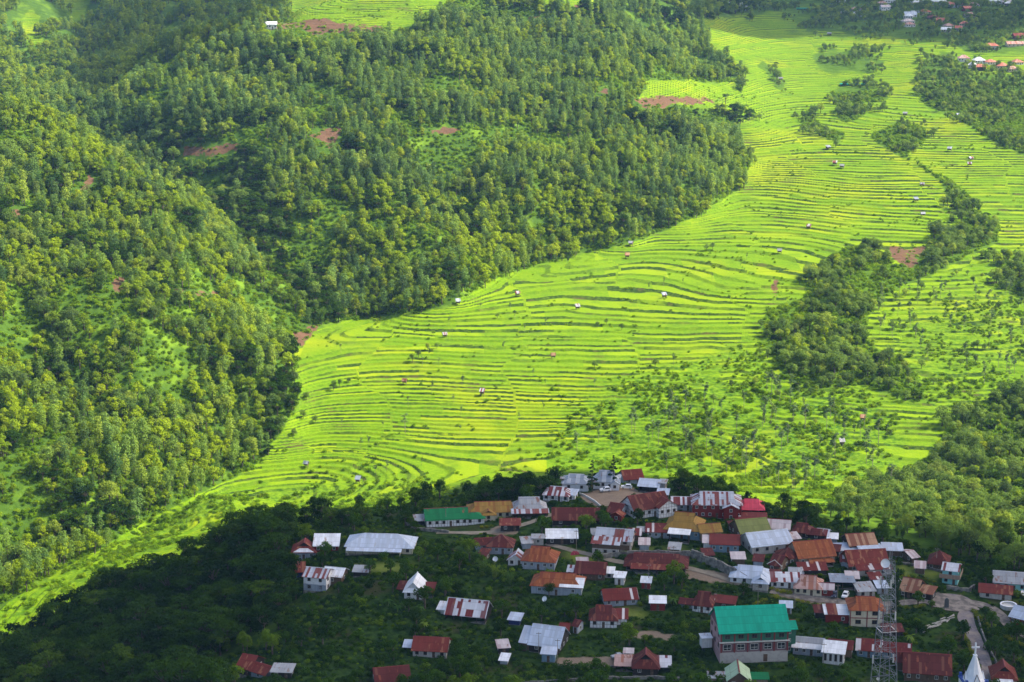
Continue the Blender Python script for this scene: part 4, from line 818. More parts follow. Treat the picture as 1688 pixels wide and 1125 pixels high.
# --- centre
h = house(826,915,44,7,3.0,2.2,-7,'hip','maroon','sheet','grey walled house with maroon pyramid roof below the dirt yard'); w,d=dims(h); add(h,5.5,5,2.6,1.5,'gable','maroon','sheet',-w/2-2.2,.8,rz=R(18),win=1,door=False)
h = house(891,943,60,9,3.4,2.6,-10,'gablet','rust','sheet','house with bright rusty orange hipped roof beside the lane'); 
house(852,934,28,5,2.2,1.5,-10,'gable','stripegrey','whiteplank','little gable hut with striped grey roof left of the rusty orange roof', name='hut', cat='hut', ax='y', win=1)
house(926,899,48,6,2.4,.7,0,'shed','white','dark','dark walled shed with a clean bright white roof', name='shed', cat='shed', win=2)
house(887,900,17,3,2.6,.2,0,'flat','grey','concrete','small plain concrete box building left of the bright white roofed shed', name='outbuilding', cat='outbuilding', win=1, door=False)
h = house(1014,912,64,8,4.4,2.0,-12,'gable','stripegrey','paleplank','tall house with grey striped roof and pale lower wall on the green lane', win=3, rows=2, wsz=(1.2,.9)); w,d=dims(h); add(h,w*.75,3.6,4.0,1.0,'shed','stripegrey','paleplank',-w*.18,-d/2-1.9,win=3,rows=2,door=False); MB().box(-w/2-.7,w/2+.05,-d/2-3.76,-d/2-3.72,2.1,3.9).build('upper_cladding', WM['wood'], h)
h = house(1082,945,100,9,2.0,1.9,-7,'gablet','maroon','dark','very long low house with wide maroon roof below the stone wall', win=3, over=1.0); w,d=dims(h); add(h,w*.55,2.4,1.7,.5,'shed','red','dark',-w*.12,-d/2-1.5,win=0,door=False,open_front=True)
h = house(920,985,88,9,3.4,2.2,-9,'gablet','rust','sheet','big pale grey walled house, half rusty red and half white roofed', win=2); w,d=dims(h); MB().prism([(1.0,-d/2-.7,3.35),(w/2+.8,-d/2-.7,3.35),(w/2+.8,-.8,5.1),(1.0,-.8,5.1)],.1).build('white_roof', RM['white'], h)
h = house(975,960,50,7,2.6,2.0,-8,'gable','maroon','wood','maroon roofed house squeezed behind the half white roof', win=2); w,d=dims(h); add(h,3,4,2.2,.6,'shed','stripe','wood',-w/2-1.6,-.5,win=0,door=False); add(h,2.6,4,2.2,.6,'shed','white','paleplank',w/2+1.4,0,win=1,door=False)
house(1022,967,18,3.2,2.8,.4,-12,'shed','white','whiteplank','tiny white outhouse with white roof', name='outhouse', cat='outhouse', win=0)
house(1065,974,16,3.2,2.4,.4,-8,'shed','white','redwall','tiny red hut with single white roof beside the bright round bush', name='hut', cat='hut', win=0)
h = house(1020,1001,58,7,2.4,1.7,8,'gable','patch','sheet','long shed with maroon and white striped roof above the white panelled house', name='shed', cat='shed', win=3)
house(1084,1009,25,4,2.8,.4,-4,'shed','white','redwall','red hut with two white roof sheets near the gardens', name='hut', cat='hut', win=0)
h = house(995,1038,46,8,3.0,2.4,-4,'gablet','maroon','timber','white panelled house with dark red gablet roof in the middle of the gardens', win=2); w,d=dims(h); add(h,3.2,6,2.6,.9,'shed','patch','timber',w/2+1.6,.6,win=0,door=False)
house(953,1047,17,3.5,2.8,.9,-30,'gable','maroon','sheet','narrow grey outhouse with maroon roof beside the white panelled house', name='outhouse', cat='outhouse', win=0)
house(850,1033,22,3.6,1.8,.5,-14,'shed','blue','navy','little navy blue shed with light roof', name='shed', cat='shed', win=0)
h = house(905,1082,66,10,2.8,3.4,-18,'gable','blue','dark','big dark barn with a broad bluish white roof in two steps', name='barn', cat='barn', win=1); w,d=dims(h); MB().prism([(-w/2-3.5,-d/2-.4,2.7),(-w/2-.65,-d/2-.4,2.7),(-w/2-.65,.4,6.1),(-w/2-3.5,.4,6.1)],.1).build('lower_roof', RM['blue'], h); MB().box(-w/2-3.2,-w/2-.01,-d/2,.4,-2,2.6).build('side_wall', WM['wood'], h)
house(905,1094,24,3.6,2.8,.4,-8,'shed','blue','bluewall','pale blue metal hut in front of the dark barn', name='hut', cat='hut', win=0)
h = house(829,1080,20,3.6,2.2,.6,10,'shed','pale','dark','rickety small shed with two rusty pale roofs', name='shed', cat='shed', win=0)
house(832,1098,15,3,1.4,.5,-12,'shed','white','sheet','tiny shed with bright white roof below the rickety shed', name='shed', cat='shed', win=0)
h = house(1064,1117,44,8,2.8,2.6,-4,'gablet','maroon','dark','dark house with maroon gablet roof at the lower yard', ax='y', win=1); add(h,6,6,2.0,.8,'shed','pinkrust','dark',-6.2,1.0,win=0,door=False,open_front=True); add(h,4.2,6,2.2,.9,'shed','stripe','dark',5.4,.4,win=0,door=False,open_front=True)
house(1036,1089,14,2.6,2.2,.2,-6,'flat','pale','whiteplank','small pale box hut at the right end of the grassy yard', name='hut', cat='hut', win=1, door=False)
# --- right middle and front
h = house(1236,969,68,8,2.8,2.0,-12,'gablet','blue','white','white house with pale blue-grey metal roof beside the sunken lane', win=3); w,d=dims(h); add(h,5.0,4.5,2.8,1.5,'gablet','blue','paleplank',w/2-2.2,-d/2-2.0,ax='y',win=1,door=False)
house(1294,972,48,5,2.4,.8,-4,'shed','stripe','white','low white house with white and rust streaked roof behind the yellow hedge')
h = house(1332,985,50,8,2.8,2.2,-10,'gablet','pinkrust','cream','cream house with faded pink hipped roof and a red side part'); w,d=dims(h); add(h,5,5,2.6,1.2,'gable','pale','redwall',w/2+1.2,-1.4,win=1,door=False)
house(1387,973,38,6,2.6,.4,-4,'flat','slate','dark','dark open carport with flat grey roof sheltering two cars', name='carport', cat='carport', open_front=True)
h = house(1160,1014,40,7,2.8,2.4,-16,'gablet','maroon','timber','jumbled house with several maroon roofs and white posts, above the teal roof', win=2); add(h,4.4,4.5,2.2,.9,'gable','maroon','sheet',-5.4,-.5,win=1,door=False); add(h,7,4,2.6,.8,'shed','patch','wood',6.5,2.4,win=1,door=False)
house(1295,1014,20,3.5,2.2,.4,-8,'shed','blue','sheet','small grey hut with pale roof above the teal roofed hall', name='hut', cat='hut', win=1)
h = house(1233,1096,119,13,10.6,4.2,6,'gable','teal','purple','large three storey hall with a bright teal gable roof', name='hall', cat='hall', win=0, rows=3, door=False, side=False, over=.7, ridge=False); w,d=dims(h)
MB().box(-w/2-.03,w/2+.03,-d/2-.06,-d/2-.004,7.2,10.4).build('green_cladding', WM['greenwall'], h); MB().box(-w/2-.04,w/2+.04,-d/2-.07,-d/2-.004,-2.5,3.6).build('lower_wall', WM['concrete'], h); MB().box(-w/2-.06,-w/2-.004,-d/2,d/2,-2.5,10.4).build('side_cladding', WM['pinkwall'], h)
MB().box(-w/2-.4,w/2+.4,-d/2-.75,-d/2-.08,6.95,7.18).build('ledge', M_cream, h)
for k in range(6): x = -w/2 + .2 + k*(w-.4)/5; MB().box(x-.2,x+.2,-d/2-.28,-d/2-.075,3.6,6.94).build('pilaster', M_redtrim, h); MB().box(x-.2,x+.2,-d/2-.24,-d/2-.062,7.2,10.3).build('pilaster', M_redtrim, h)
for k in range(5):
    x = -w/2 + (k+.5)*w/5; window(h, x, -d/2-.06, 5.3, 2.4, 1.9, 0, -1, M_wframe); window(h, x, -d/2-.08, 8.8, 1.6, 1.3, 0, -1, M_dframe); MB().box(x-.95,x+.95,-d/2-.16,-d/2-.10,5.05,5.15).build('window_bar', M_wframe, h)
for k in range(3): window(h, -w/2-.06, -d/2 + (k+.5)*d/3, 5.3, 1.4, 1.5, -1, 0, M_dframe); window(h, -w/2-.06, -d/2 + (k+.5)*d/3, 8.7, 1.4, 1.3, -1, 0, M_dframe)
MB().box(3,4.3,-d/2-.12,-d/2-.075,.2,2.6).build('door', M_door, h); add(h,4.2,6,8.4,1.6,'gable','teal','greenwall',w/2+1.9,1.5,win=1,rows=3,door=False,side=False,base=False)
o = tag(empty('water_tank_tower', (*cast(1163,1072,G)[:2], cast(1163,1072,G)[2]), R(8)), 'white square water tank cabin at the left end of the teal roofed hall', 'water tank'); MB().box(-1.6,1.6,-1.6,1.6,1.2,4.4).build('cabin', WM['whiteplank'], o); MB().prism([(-1.9,-1.9,4.55),(1.9,-1.9,4.55),(1.9,1.9,4.8),(-1.9,1.9,4.8)],.12).build('lid', RM['white'], o)
for sx in (-1.4, 1.4):
    for sy in (-1.4, 1.4): MB().bar((sx,sy,-2),(sx,sy,1.2),.1).build('leg', M_dsteel, o)
h = house(1332,1084,54,6,2.8,1.5,-13,'gable','grey','sheet','blue-grey metal walled row house with plain grey roof beside the teal hall', win=3); w,d=dims(h); MB().prism([(-w/2-.5,-d/2-.9,2.6),(w/2+.5,-d/2-.9,2.6),(w/2+.5,-d/2+1.2,3.5),(-w/2-.5,-d/2+1.2,3.5)],.08).build('front_roof', RM['white'], h)
h = house(1374,1099,40,5,4.0,1.0,-15,'shed','white','whiteplank','house with white balcony front and dark openings beside the blue-grey row house', win=4, rows=1, door=False, wsz=(.7,2.2)); w,d=dims(h); add(h,w*1.1,5,3.6,1.6,'gable','patch','wood',1.6,5.2,win=0,door=False)
h = house(1424,1036,56,9,6.0,2.0,-3,'gablet','rust','cream','two storey cream house with red trim and orange hipped roof, beside the lattice mast', rows=2, win=2, door=False, wsz=(1.7,1.3)); w,d=dims(h); MB().box(-w/2-.1,w/2+.1,-d/2-.1,-d/2-.004,2.85,3.15).build('trim_band', M_redtrim, h)
for x in (-w/2, 0, w/2-.3): MB().box(x,x+.3,-d/2-.13,-d/2-.006,0,6.0).build('trim_post', M_redtrim, h)
add(h,7.5,6,3.6,.8,'shed','white','redwall',-w/2-3.9,-.5,win=2,door=False); add(h,2.2,6.2,3.7,.9,'shed','red','redwall',-w/2-5.4,-.6,win=0,door=False,side=False,base=False)
house(1424,986,30,5,2.2,.7,8,'shed','grey','paleplank','small house with pale grey roof above the orange hipped roof', win=1)
house(1452,981,18,4,2.2,.5,4,'shed','blue','sheet','tiny hut with pale blue roof behind the lattice mast', name='hut', cat='hut', win=0)
h = house(1432,1088,46,7,2.6,1.6,-12,'gable','patch','bluewall','blue walled house with red and white patched roof behind the foot of the mast', win=2); add(h,8.5,6,2.6,1.8,'gable','patch','bluewall',8.4,-.6,win=2,door=False)
h = house(1526,1128,84,11,3.0,3.0,-10,'gable','maroon','wood','large maroon roofed house beside the white church spire', win=4); add(h,6,6,3.0,1.9,'gable','maroon','wood',-6.4,2.6,oz=.8,win=0,door=False)
h = house(1652,1136,44,8,3.2,2.4,-8,'gablet','red','cream','cream house with red roof right of the white church spire', ax='y', win=1); add(h,3.6,2.4,2.8,.5,'flat','white','cream',0,-5.3,win=1,door=False,side=False)
h = house(1216,1136,38,8,2.6,2.0,-3,'gable','mint','wood','light green gabled hut at the lower edge in front of the teal hall', name='hut', cat='hut', ax='y', win=1); add(h,5.4,4,2.0,.4,'flat','green','tanplank',6.2,0,win=0,door=False); add(h,5.4,4,2.0,.4,'flat','grey','tanplank',-6.2,0,win=0,door=False)
house(1470,1050,30,4,1.6,.5,0,'shed','maroon','dark','low dark shed with maroon roof between the mast and the road', name='shed', cat='shed', win=0)

for u, v, W, rk, wk in ((985,893,18,'grey','dark'),(1046,893,20,'patch','wood'),(1062,908,16,'pale','sheet'),(1112,916,20,'grey','wood'),(1166,927,18,'maroon','dark'),(1216,932,20,'pale','wood'),(1276,962,18,'maroon','wood'),(1396,938,22,'patch','sheet'),(1404,966,20,'pale','dark'),(1310,959,20,'grey','wood'),(1250,938,18,'maroon','sheet'),(960,941,16,'pale','wood'),(868,907,18,'grey','sheet'),(798,926,18,'maroon','wood'),(1442,966,20,'patch','wood'),(1516,947,18,'pale','wood'),(1352,1022,18,'maroon','dark'),(1212,880,22,'maroon','wood'),(930,1052,16,'patch','dark'),(1306,900,22,'pale','wood'),(1375,920,20,'maroon','dark')):
    house(u, v, W, 3.6, 2.2, .6, RNG.uniform(-20, 20), 'shed', rk, wk, 'small patched tin shed squeezed in between the village houses', name='tin_shed', cat='shed', group='tin sheds between the houses', win=0, door=False)
# ------------------------------------------------------------------ lattice mast, church spire, cars and small things
def at(u, v): return Vector(cast(u, v, G))
def at_y(u, y):
    x = (u - 844)/F*y*1.0; z = gz(x, y); uu, _ = project(x, y, z); x += (u - float(uu))/F*y; return Vector((x, y, gz(x, y)))
def mast():
    p = at_y(1458, 528); rt = empty('lattice_mast', p, R(12)); tag(rt, 'tall galvanised lattice mast with a round white dish near its top', 'radio mast')
    top_v = 905; dx, dy, dz = ray(1460, top_v); Ht = ZC + dz/dy*p.y - p.z; b, t = 3.4, 1.15
    def half(z): return b + (t - b)*min(1, z/(Ht*.93))
    for sx in (-1, 1):
        for sy in (-1, 1): MB().bar((sx*b, sy*b, -2), (sx*t, sy*t, Ht*.93), .15, 4, .10).build('leg', M_mast, rt)
    par = 1; nb = 19; zs = [Ht*.93*(1 - (1 - k/nb)**1.25) for k in range(nb+1)]
    for z0, z1 in zip(zs, zs[1:]):
        a, c = half(z0), half(z1); m = MB(); par = -par
        for (ux, uy) in ((1, 0), (0, 1), (-1, 0), (0, -1)):
            vx, vy = -uy, ux
            def q(s, h_, z): return ((ux + vx*s)*h_, (uy + vy*s)*h_, z)
            m.bar(q(-par, a, z0), q(par, c, z1), .065).bar(q(-1, c, z1), q(1, c, z1), .06)
        m.build('bracing', M_mast, rt)
    m = MB(); 
    for s in (-.25, .25): m.bar((s, half(0)*.0, 0), (s, 0, Ht*.93), .05)
    for k in range(int(Ht*.93/.8)): m.bar((-.25, 0, k*.8), (.25, 0, k*.8), .03)
    m.build('ladder', M_mast, rt)
    for q in (.86, .70, .50):
        z = Ht*q; e = half(z) + .12; m = MB()
        for s in (-1, 1): m.box(-e, e, s*e-.14, s*e+.14, z, z+.08).box(s*e-.14, s*e+.14, -e+.14, e-.14, z, z+.08)
        for s in (-e, e): m.bar((s, -e, z+1), (s, e, z+1), .03)
        m.build('platform', M_cream if q == .50 else M_mast, rt)
    for q, a in ((.80, .6), (.80, 2.6), (.80, 4.6), (.60, 1.2), (.60, 3.4), (.60, 5.3), (.30, .4), (.30, 2.5)):
        z = Ht*q; r = half(z) + .9; x, y = r*math.cos(a), r*math.sin(a); o = MB().box(x-.2, x+.2, y-.12, y+.12, z-1.3, z+1.3).build('panel_antenna', M_cream, rt); MB().bar((x*.6, y*.6, z+.5), (x, y, z+.5), .05).build('bracket', M_steel, o)
    m = MB().lathe([(1.35, .45), (1.2, .22), (.7, .06), (0.001, 0)], 20).lathe([(0.001, -.05), (.7, .0), (1.2, .16), (1.35, .45)], 20); d = m.build('dish', M_white, rt, (-t-.9, -1.4, Ht*.925)); d.rotation_euler = (R(78), 0, R(-10))
    MB().bar((0, 0, 0), (0, 0, -1.0), .1).build('dish_mount', M_steel, d)
    for z, s in ((Ht*.22, .5), (Ht*.42, .4)): d = MB().lathe([(s, .2), (s*.6, .05), (.001, 0)], 14).build('small_dish', M_cream, rt, (-half(z)-.3, -half(z), z)); d.rotation_euler = (R(80), 0, R(-15))
    MB().bar((0, 0, Ht*.93), (0, 0, Ht), .06).bar((t, t, Ht*.93), (t, t, Ht*.985), .05).build('lightning_rod', M_steel, rt)
M_mast = mat_plain('weathered_steel', (.25, .26, .28), (.17, .18, .20), .8, .5, .2)
M_white = mat_plain('white_paint', (.78, .78, .80), (.70, .70, .73), .6, .5)
mast()
def church():
    y = 505.; p = at_y(1603, y); rt = empty('church_steeple', p, R(4)); tag(rt, 'white church steeple with a plain cross on its tip at the lower edge', 'church steeple')
    dx, dy, dz = ray(1603, 1118); zb = ZC + dz/dy*y - p.z; dx, dy, dz = ray(1603, 1081); zt = ZC + dz/dy*y - p.z; dx, dy, dz = ray(1603, 1060); zc = ZC + dz/dy*y - p.z
    MB().box(-3.3, 3.3, -3.3, 3.3, -2, zb-.9).build('tower', M_white, rt); MB().box(-3.5, 3.5, -3.5, 3.5, zb-.9, zb-.55).build('cornice', mat_plain('blue_trim', (.05, .10, .34)), rt)
    for sx in (-1, 1):
        for sy in (-1, 1): o = MB().box(sx*2.95-.35, sx*2.95+.35, sy*2.95-.35, sy*2.95+.35, zb-.55, zb+.6).build('pinnacle', MATS['blue_trim'], rt)
    def ring(r, z): return [(r*math.cos(2*math.pi*(k+.5)/8), r*math.sin(2*math.pi*(k+.5)/8), z) for k in range(8)]
    prof = [(3.1, zb-.55), (2.55, zb+.4), (2.2, zb+1.6), (.5, zt)]; m = MB()
    for (r0, z0), (r1, z1) in zip(prof, prof[1:]):
        a, c = ring(r0, z0), ring(r1, z1)
        for k in range(8): j = (k+1) % 8; m.poly([a[k], a[j], c[j], c[k]])
    m.poly(ring(.5, zt)); sp = m.build('spire', M_white, rt)
    for k in range(4):
        a = -math.pi/2 + k*math.pi/2; f = MB().poly([(-.95, -.5, 0), (.95, -.5, 0), (0, -.06, 2.3)]).poly([(-.95, -.5, 0), (0, -.06, 2.3), (-.95, .5, 0)]).poly([(.95, -.5, 0), (.95, .5, 0), (0, -.06, 2.3)])
        o = f.build('dormer', M_white, sp, (2.45*math.cos(a), 2.45*math.sin(a), zb+.05), a + math.pi/2)
        MB().bar((-.8, -.56, .06), (0, -.16, 2.05), .09).bar((.8, -.56, .06), (0, -.16, 2.05), .09).build('dormer_slit', M_dframe, o)
    MB().box(-.55, .55, -.55, .55, zt, zt+.25).build('cap', M_white, rt)
    o = MB().box(-.2, .2, -.2, .2, zt+.25, zc).box(-1.15, 1.15, -.17, .17, zt + (zc-zt)*.60, zt + (zc-zt)*.60 + .36).build('cross', M_white, rt)
    HOUSES.append((p.x, p.y, 4, 4, 4))
church()
M_tyre = mat_plain('tyre_rubber', (.02, .02, .022)); M_lamp = mat_plain('lamp_glass', (.6, .6, .58), rough=.2); M_tail = mat_plain('tail_lamp', (.35, .02, .015), rough=.3)
def car(u, v, rz, paint, label, suv=True):
    p = at(u, v); HOUSES.append((p.x, p.y, 3, 3, 3)); rt = empty('car', p + Vector((0, .9, .28)), R(rz)); tag(rt, label, 'car')
    side = [(-2.15,.35),(-2.2,.75),(-2.05,1.02),(-.95 if suv else -1.1,1.1),(-.2,1.72),(1.55,1.74),(2.05,1.12),(2.15,.9),(2.15,.35)] if suv else [(-2.15,.32),(-2.2,.65),(-2.0,.88),(-1.0,.98),(-.3,1.45),(.95,1.45),(1.6,1.02),(2.1,.95),(2.15,.32)]
    m = MB(); w = .88
    def wd(z): return w - max(0, z-1.0)*.22
    L = [(x, -wd(z), z) for x, z in side]; Rr = [(x, wd(z), z) for x, z in side]; n = len(side); m.poly(L[::-1] if False else L); m.poly(Rr[::-1])
    for k in range(n): j = (k+1) % n; m.poly([L[j], L[k], Rr[k], Rr[j]])
    me = m.mesh('car_body', paint); b = link('body', me, rt)
    zt = side[4][1]; xs = (side[3][0]+.2, side[4][0]+.02)
    for s in (-1, 1): y = s*(wd(1.35)+.035); MB().poly([(side[3][0]+.45, y+s*.03, 1.12), (1.7 if suv else 1.2, y+s*.03, 1.12), (1.35 if suv else .85, y-s*.04, zt-.12), (side[4][0]+.12, y-s*.04, zt-.12)][::s]).build('side_window', M_glass, rt)
    MB().poly([(xs[0]-.12, -.72, 1.17), (xs[1]-.10, -.62, zt-.06), (xs[1]-.10, .62, zt-.06), (xs[0]-.12, .72, 1.17)]).build('windscreen', M_glass, rt)
    MB().poly([(2.02 if suv else 1.55, -.68, 1.22), (2.02 if suv else 1.55, .68, 1.22), (1.68 if suv else 1.08, .6, zt-.1), (1.68 if suv else 1.08, -.6, zt-.1)]).build('rear_window', M_glass, rt)
    for x in (-1.35, 1.35):
        for s in (-1, 1):
            o = MB().bar((x, s*.70, .33), (x, s*.92, .33), .33, 14).build('wheel', M_tyre, rt); MB().bar((x, s*.90, .33), (x, s*.935, .33), .19, 10).build('rim', M_steel, o)
    for s in (-1, 1): MB().box(-2.24, -2.12, s*.62-.16, s*.62+.16, .70, .86).build('headlight', M_lamp, rt); MB().box(2.10, 2.19, s*.70-.1, s*.70+.1, .75, .98).build('tail_light', M_tail, rt)
    MB().box(-2.27, -2.14, -.8, .8, .36, .52).box(2.1, 2.2, -.8, .8, .36, .52).build('bumper', M_dsteel, rt)
M_carwhite = mat_plain('white_car_paint', (.75, .76, .78), (.72, .73, .75), .3, .25, spec=.6); M_cardark = mat_plain('dark_car_paint', (.03, .035, .07), (.03, .035, .06), .3, .25, spec=.6)
car(998, 813, 12, M_carwhite, 'white car in the dirt yard, in front of the slate roofed houses')
car(1033, 808, -6, M_carwhite, 'white car parked by the red roofed shed in the dirt yard')
car(1376, 987, 75, M_cardark, 'dark car under the flat roofed carport')
car(1394, 989, 68, M_carwhite, 'pale car parked beside the dark car near the carport')
car(1019, 1088, 20, mat_plain('grey_car_paint', (.35, .36, .38), rough=.3), 'grey car at the right end of the grassy yard below the barn', False)
def pole(u, v, h, label):
    p = at(u, v); rt = empty('utility_pole', p); tag(rt, label, 'utility pole', 'village poles'); MB().bar((0, 0, -1), (0, 0, h), .11, 6, .07).build('pole', M_barkp, rt); MB().box(-.8, .8, -.06, .06, h-.6, h-.48).build('crossarm', M_bark, rt)
    for s in (-.6, 0, .6): MB().bar((s, 0, h-.48), (s, 0, h-.25), .05, 6).build('insulator', M_cream, rt)
for u, v in ((1543,938),(1069,966),(1020,905),(888,1080),(919,1092),(1249,1000),(735,868),(1310,1005),(1380,1000),(1490,1000),(1110,935),(950,908),(1357,1098)): pole(u, v, 7.5, 'thin wooden utility pole standing among the village houses')
# dishes
for u, v, l in ((817,928,'white satellite dish on the ground below the grey walled pyramid roof house'),(899,995,'white satellite dish under the half white roofed house'),(1322,952,'white satellite dish among roofs near the orange rust roof'),(1508,975,'white satellite dish beside the corner house with red-brown roof'),(1684,985,'white satellite dish at the right edge by the grey roof')):
    p = at(u, v); rt = empty('satellite_dish', p, R(RNG.uniform(-40, 40))); tag(rt, l, 'satellite dish'); d = MB().lathe([(.95, .38), (.7, .17), (.3, .03), (.001, 0)], 16).lathe([(.001, -.04), (.3, -.01), (.7, .12), (.95, .38)], 16).build('reflector', M_white, rt, (0, -.2, 1.3)); d.rotation_euler = (R(58), 0, 0); MB().bar((0, 0, -.3), (0, 0, 1.3), .07).build('stand', M_dsteel, rt)
# round concrete tank, dark stone, timber heap, red tarpaulin
p = at(1662, 1003); HOUSES.append((p.x, p.y, 3, 4, 4)); rt = tag(empty('water_tank', p), 'low round white tank beside the road fork', 'water tank'); MB().lathe([(2.7, -1.5), (2.7, 1.2), (2.4, 1.2), (2.4, .7), (.001, .7)], 28).build('basin', M_cream, rt); MB().lathe([(2.8, 1.2), (2.8, 1.35), (2.3, 1.35), (2.3, 1.2)], 28).build('rim', M_white, rt)
p = at(1560, 1004); HOUSES.append((p.x, p.y, 3, 2, 2)); rt = tag(empty('memorial_stone', p), 'tall dark standing stone on a low plinth at the road junction', 'memorial stone'); MB().box(-.9, .9, -.6, .6, -1, .45).build('plinth', M_stone, rt); m = MB(); pr = [(-.75, .45), (.75, .45), (.72, 3.0), (.45, 3.6), (0, 3.8), (-.45, 3.6), (-.72, 3.0)]; m.poly([(x, -.22, z) for x, z in pr]).poly([(x, .22, z) for x, z in pr[::-1]])
for k in range(7): a_, b_ = pr[k], pr[(k+1) % 7]; m.poly([(b_[0], -.22, b_[1]), (a_[0], -.22, a_[1]), (a_[0], .22, a_[1]), (b_[0], .22, b_[1])])
m.build('slab', M_dsteel, rt)
M_plank = mat_plain('sawn_timber', (.42, .40, .36), (.30, .28, .25), 1.5, .9)
rr = random.Random(8); q_ = at(1548, 1031); HOUSES.append((q_.x, q_.y, 4, 6, 5))
for k in range(26):
    q = k/25.; u = 1527 + 42*q + rr.uniform(-6, 6); v = 1041 - 20*q + rr.uniform(-3, 3); p = at(u, v); L = rr.uniform(1.6, 3.4); tag(MB().box(-L/2, L/2, -.16, .16, .05, .22).turn(R(rr.uniform(20, 60))).build('timber_plank', M_plank, None, (p.x, p.y, p.z + .25 + .5*rr.random())), 'pale sawn plank in the loose timber heap left of the road', 'plank', 'planks of the timber heap')
p = at(948, 914); m = MB(); n = 9
for i in range(n):
    for j in range(n):
        def hh(a, c): s, t = a/n*2-1, c/n*2-1; e = max(0, 1 - abs(s)**3)*max(0, 1 - abs(t)**3); return (s*1.7, t*1.1, 1.25*e*(.8 + .2*math.sin(a*2.1+c*1.3)) - .15)
        m.poly([hh(i, j), hh(i+1, j), hh(i+1, j+1), hh(i, j+1)])
tag(m.build('tarpaulin', mat_plain('red_tarpaulin', (.36, .035, .06), (.22, .02, .03), 1.2, .6), None, tuple(p)), 'red tarpaulin over a low heap beside the lane', 'tarpaulin')
# stone walls along the lanes and yards
def stone_wall(line, h, label, mat=M_stone, t=.6, name='stone_wall', cat='wall'):
    P = [Vector(cast(u, v, G)) for u, v in line]; m = MB()
    for a, b in zip(P, P[1:]):
        n = max(1, int((b-a).length/2.5)); s = Vector((-(b-a).y, (b-a).x, 0)).normalized()*t/2
        for k in range(n):
            p = a + (b-a)*(k/n); q = a + (b-a)*((k+1)/n); p.z = gz(p.x, p.y); q.z = gz(q.x, q.y); hz = [h*rr.uniform(.85, 1.1) for _ in (0, 1)]
            A = [p-s, q-s, q+s, p+s]; lo = [Vector((c.x, c.y, c.z-1)) for c in A]; hi = [Vector((c.x, c.y, c.z + hz[i in (1, 2)])) for i, c in enumerate(A)]
            m.poly(hi)
            for i in range(4): j = (i+1) % 4; m.poly([lo[i], lo[j], hi[j], hi[i]])
    tag(m.build(name, mat), label, cat)
stone_wall([(985,925),(1010,921),(1060,916),(1100,918),(1150,918)], 2.0, 'dark stone terrace wall under the strip of green lawn')
stone_wall([(1140,922),(1180,938),(1220,958),(1232,964)], 3.2, 'high rough stone bank above the sunken lane')
stone_wall([(955,815),(980,828),(990,836)], .7, 'low stone wall along the left side of the car yard', M_cream, .4)
stone_wall([(1045,818),(1065,830),(1078,838)], .8, 'low stone wall at the right side of the car yard', M_stone, .4)
stone_wall([(915,1099),(960,1103),(1040,1100)], .5, 'thin kerb wall in front of the grassy yard', M_stone, .4)
stone_wall([(1481,930),(1520,935),(1556,946)], .8, 'low wall behind the small lawn near the turquoise house', M_stone, .4)
stone_wall([(1560,972),(1580,976),(1598,976),(1606,970)], 1.4, 'curved stone wall in front of the turquoise house', M_stone, .6)
stone_wall([(860,1130),(980,1122),(1080,1120),(1120,1122)], 1.0, 'rough wall at the lower edge below the maroon gablet house', M_stone, .5)
stone_wall([(1560,1062),(1600,1130)][::-1], .6, 'kerb along the left side of the steep road', M_stone, .4) if False else None
stone_wall([(1612,1022),(1622,1055),(1640,1090),(1655,1125)], .9, 'low wall along the right side of the steep road', M_stone, .45)
stone_wall([(668,866),(690,876),(740,880)], 1.2, 'stone wall below the long green roofed house', M_stone, .5)
# ------------------------------------------------------------------ field huts on the terraces, far villages
def hut(u, v, w, roof, wall, label, group):
    p = at(u, v); rt = empty('field_hut', p, R(RNG.uniform(-25, 25))); tag(rt, label, 'field hut', group); w = max(2.0, w*p.y/F); d = w*.75
    MB().box(-w/2, w/2, -d/2, d/2, .9, 2.3).build('wall', WM[wall], rt); m = MB()
    for f in roof_faces('gable' if RNG.random() < .6 else 'shed', w/2, d/2, 2.35, .9, .45)[0]: m.prism(f, .09)
    m.build('roof', RM[roof], rt)
    for sx in (-1, 1):
        for sy in (-1, 1): MB().bar((sx*(w/2-.1), sy*(d/2-.1), -1), (sx*(w/2-.1), sy*(d/2-.1), .95), .09).build('post', M_bark, rt)
WH = [(795,652),(853,489),(952,511),(733,557),(1040,406),(1285,418),(1333,378),(1376,273),(1388,278),(1520,308),(1521,357),(1540,383),(1600,265),(1598,274),(1492,191),(1367,59),(1388,736),(1287,133)]
BR = [(910,425),(1034,426),(912,591),(667,634),(590,797),(505,773),(1422,695),(1365,247),(1510,333),(1580,193),(755,503),(1565,250),(1095,492)]
for u, v in WH: hut(u, v, 6.0, RNG.choice(['grey', 'grey', 'stripegrey']), 'wood', 'tiny raised field hut with grey metal roof out among the rice terraces', 'grey roofed field huts')
for u, v in BR: hut(u, v, 6.2, RNG.choice(['slate', 'slate', 'brownstripe']), 'wood', 'tiny raised field hut with dull brownish roof out among the rice terraces', 'brown roofed field huts')
def far_house(u, v, W, d, H, rise, rot, kind, roof, wall, label, **kw): return house(u, v, W, d, H, rise, rot, kind, roof, wall, label, win=kw.pop('win', 3), base=True, ridge=False, side=False, **kw)
fr_ = random.Random(5)
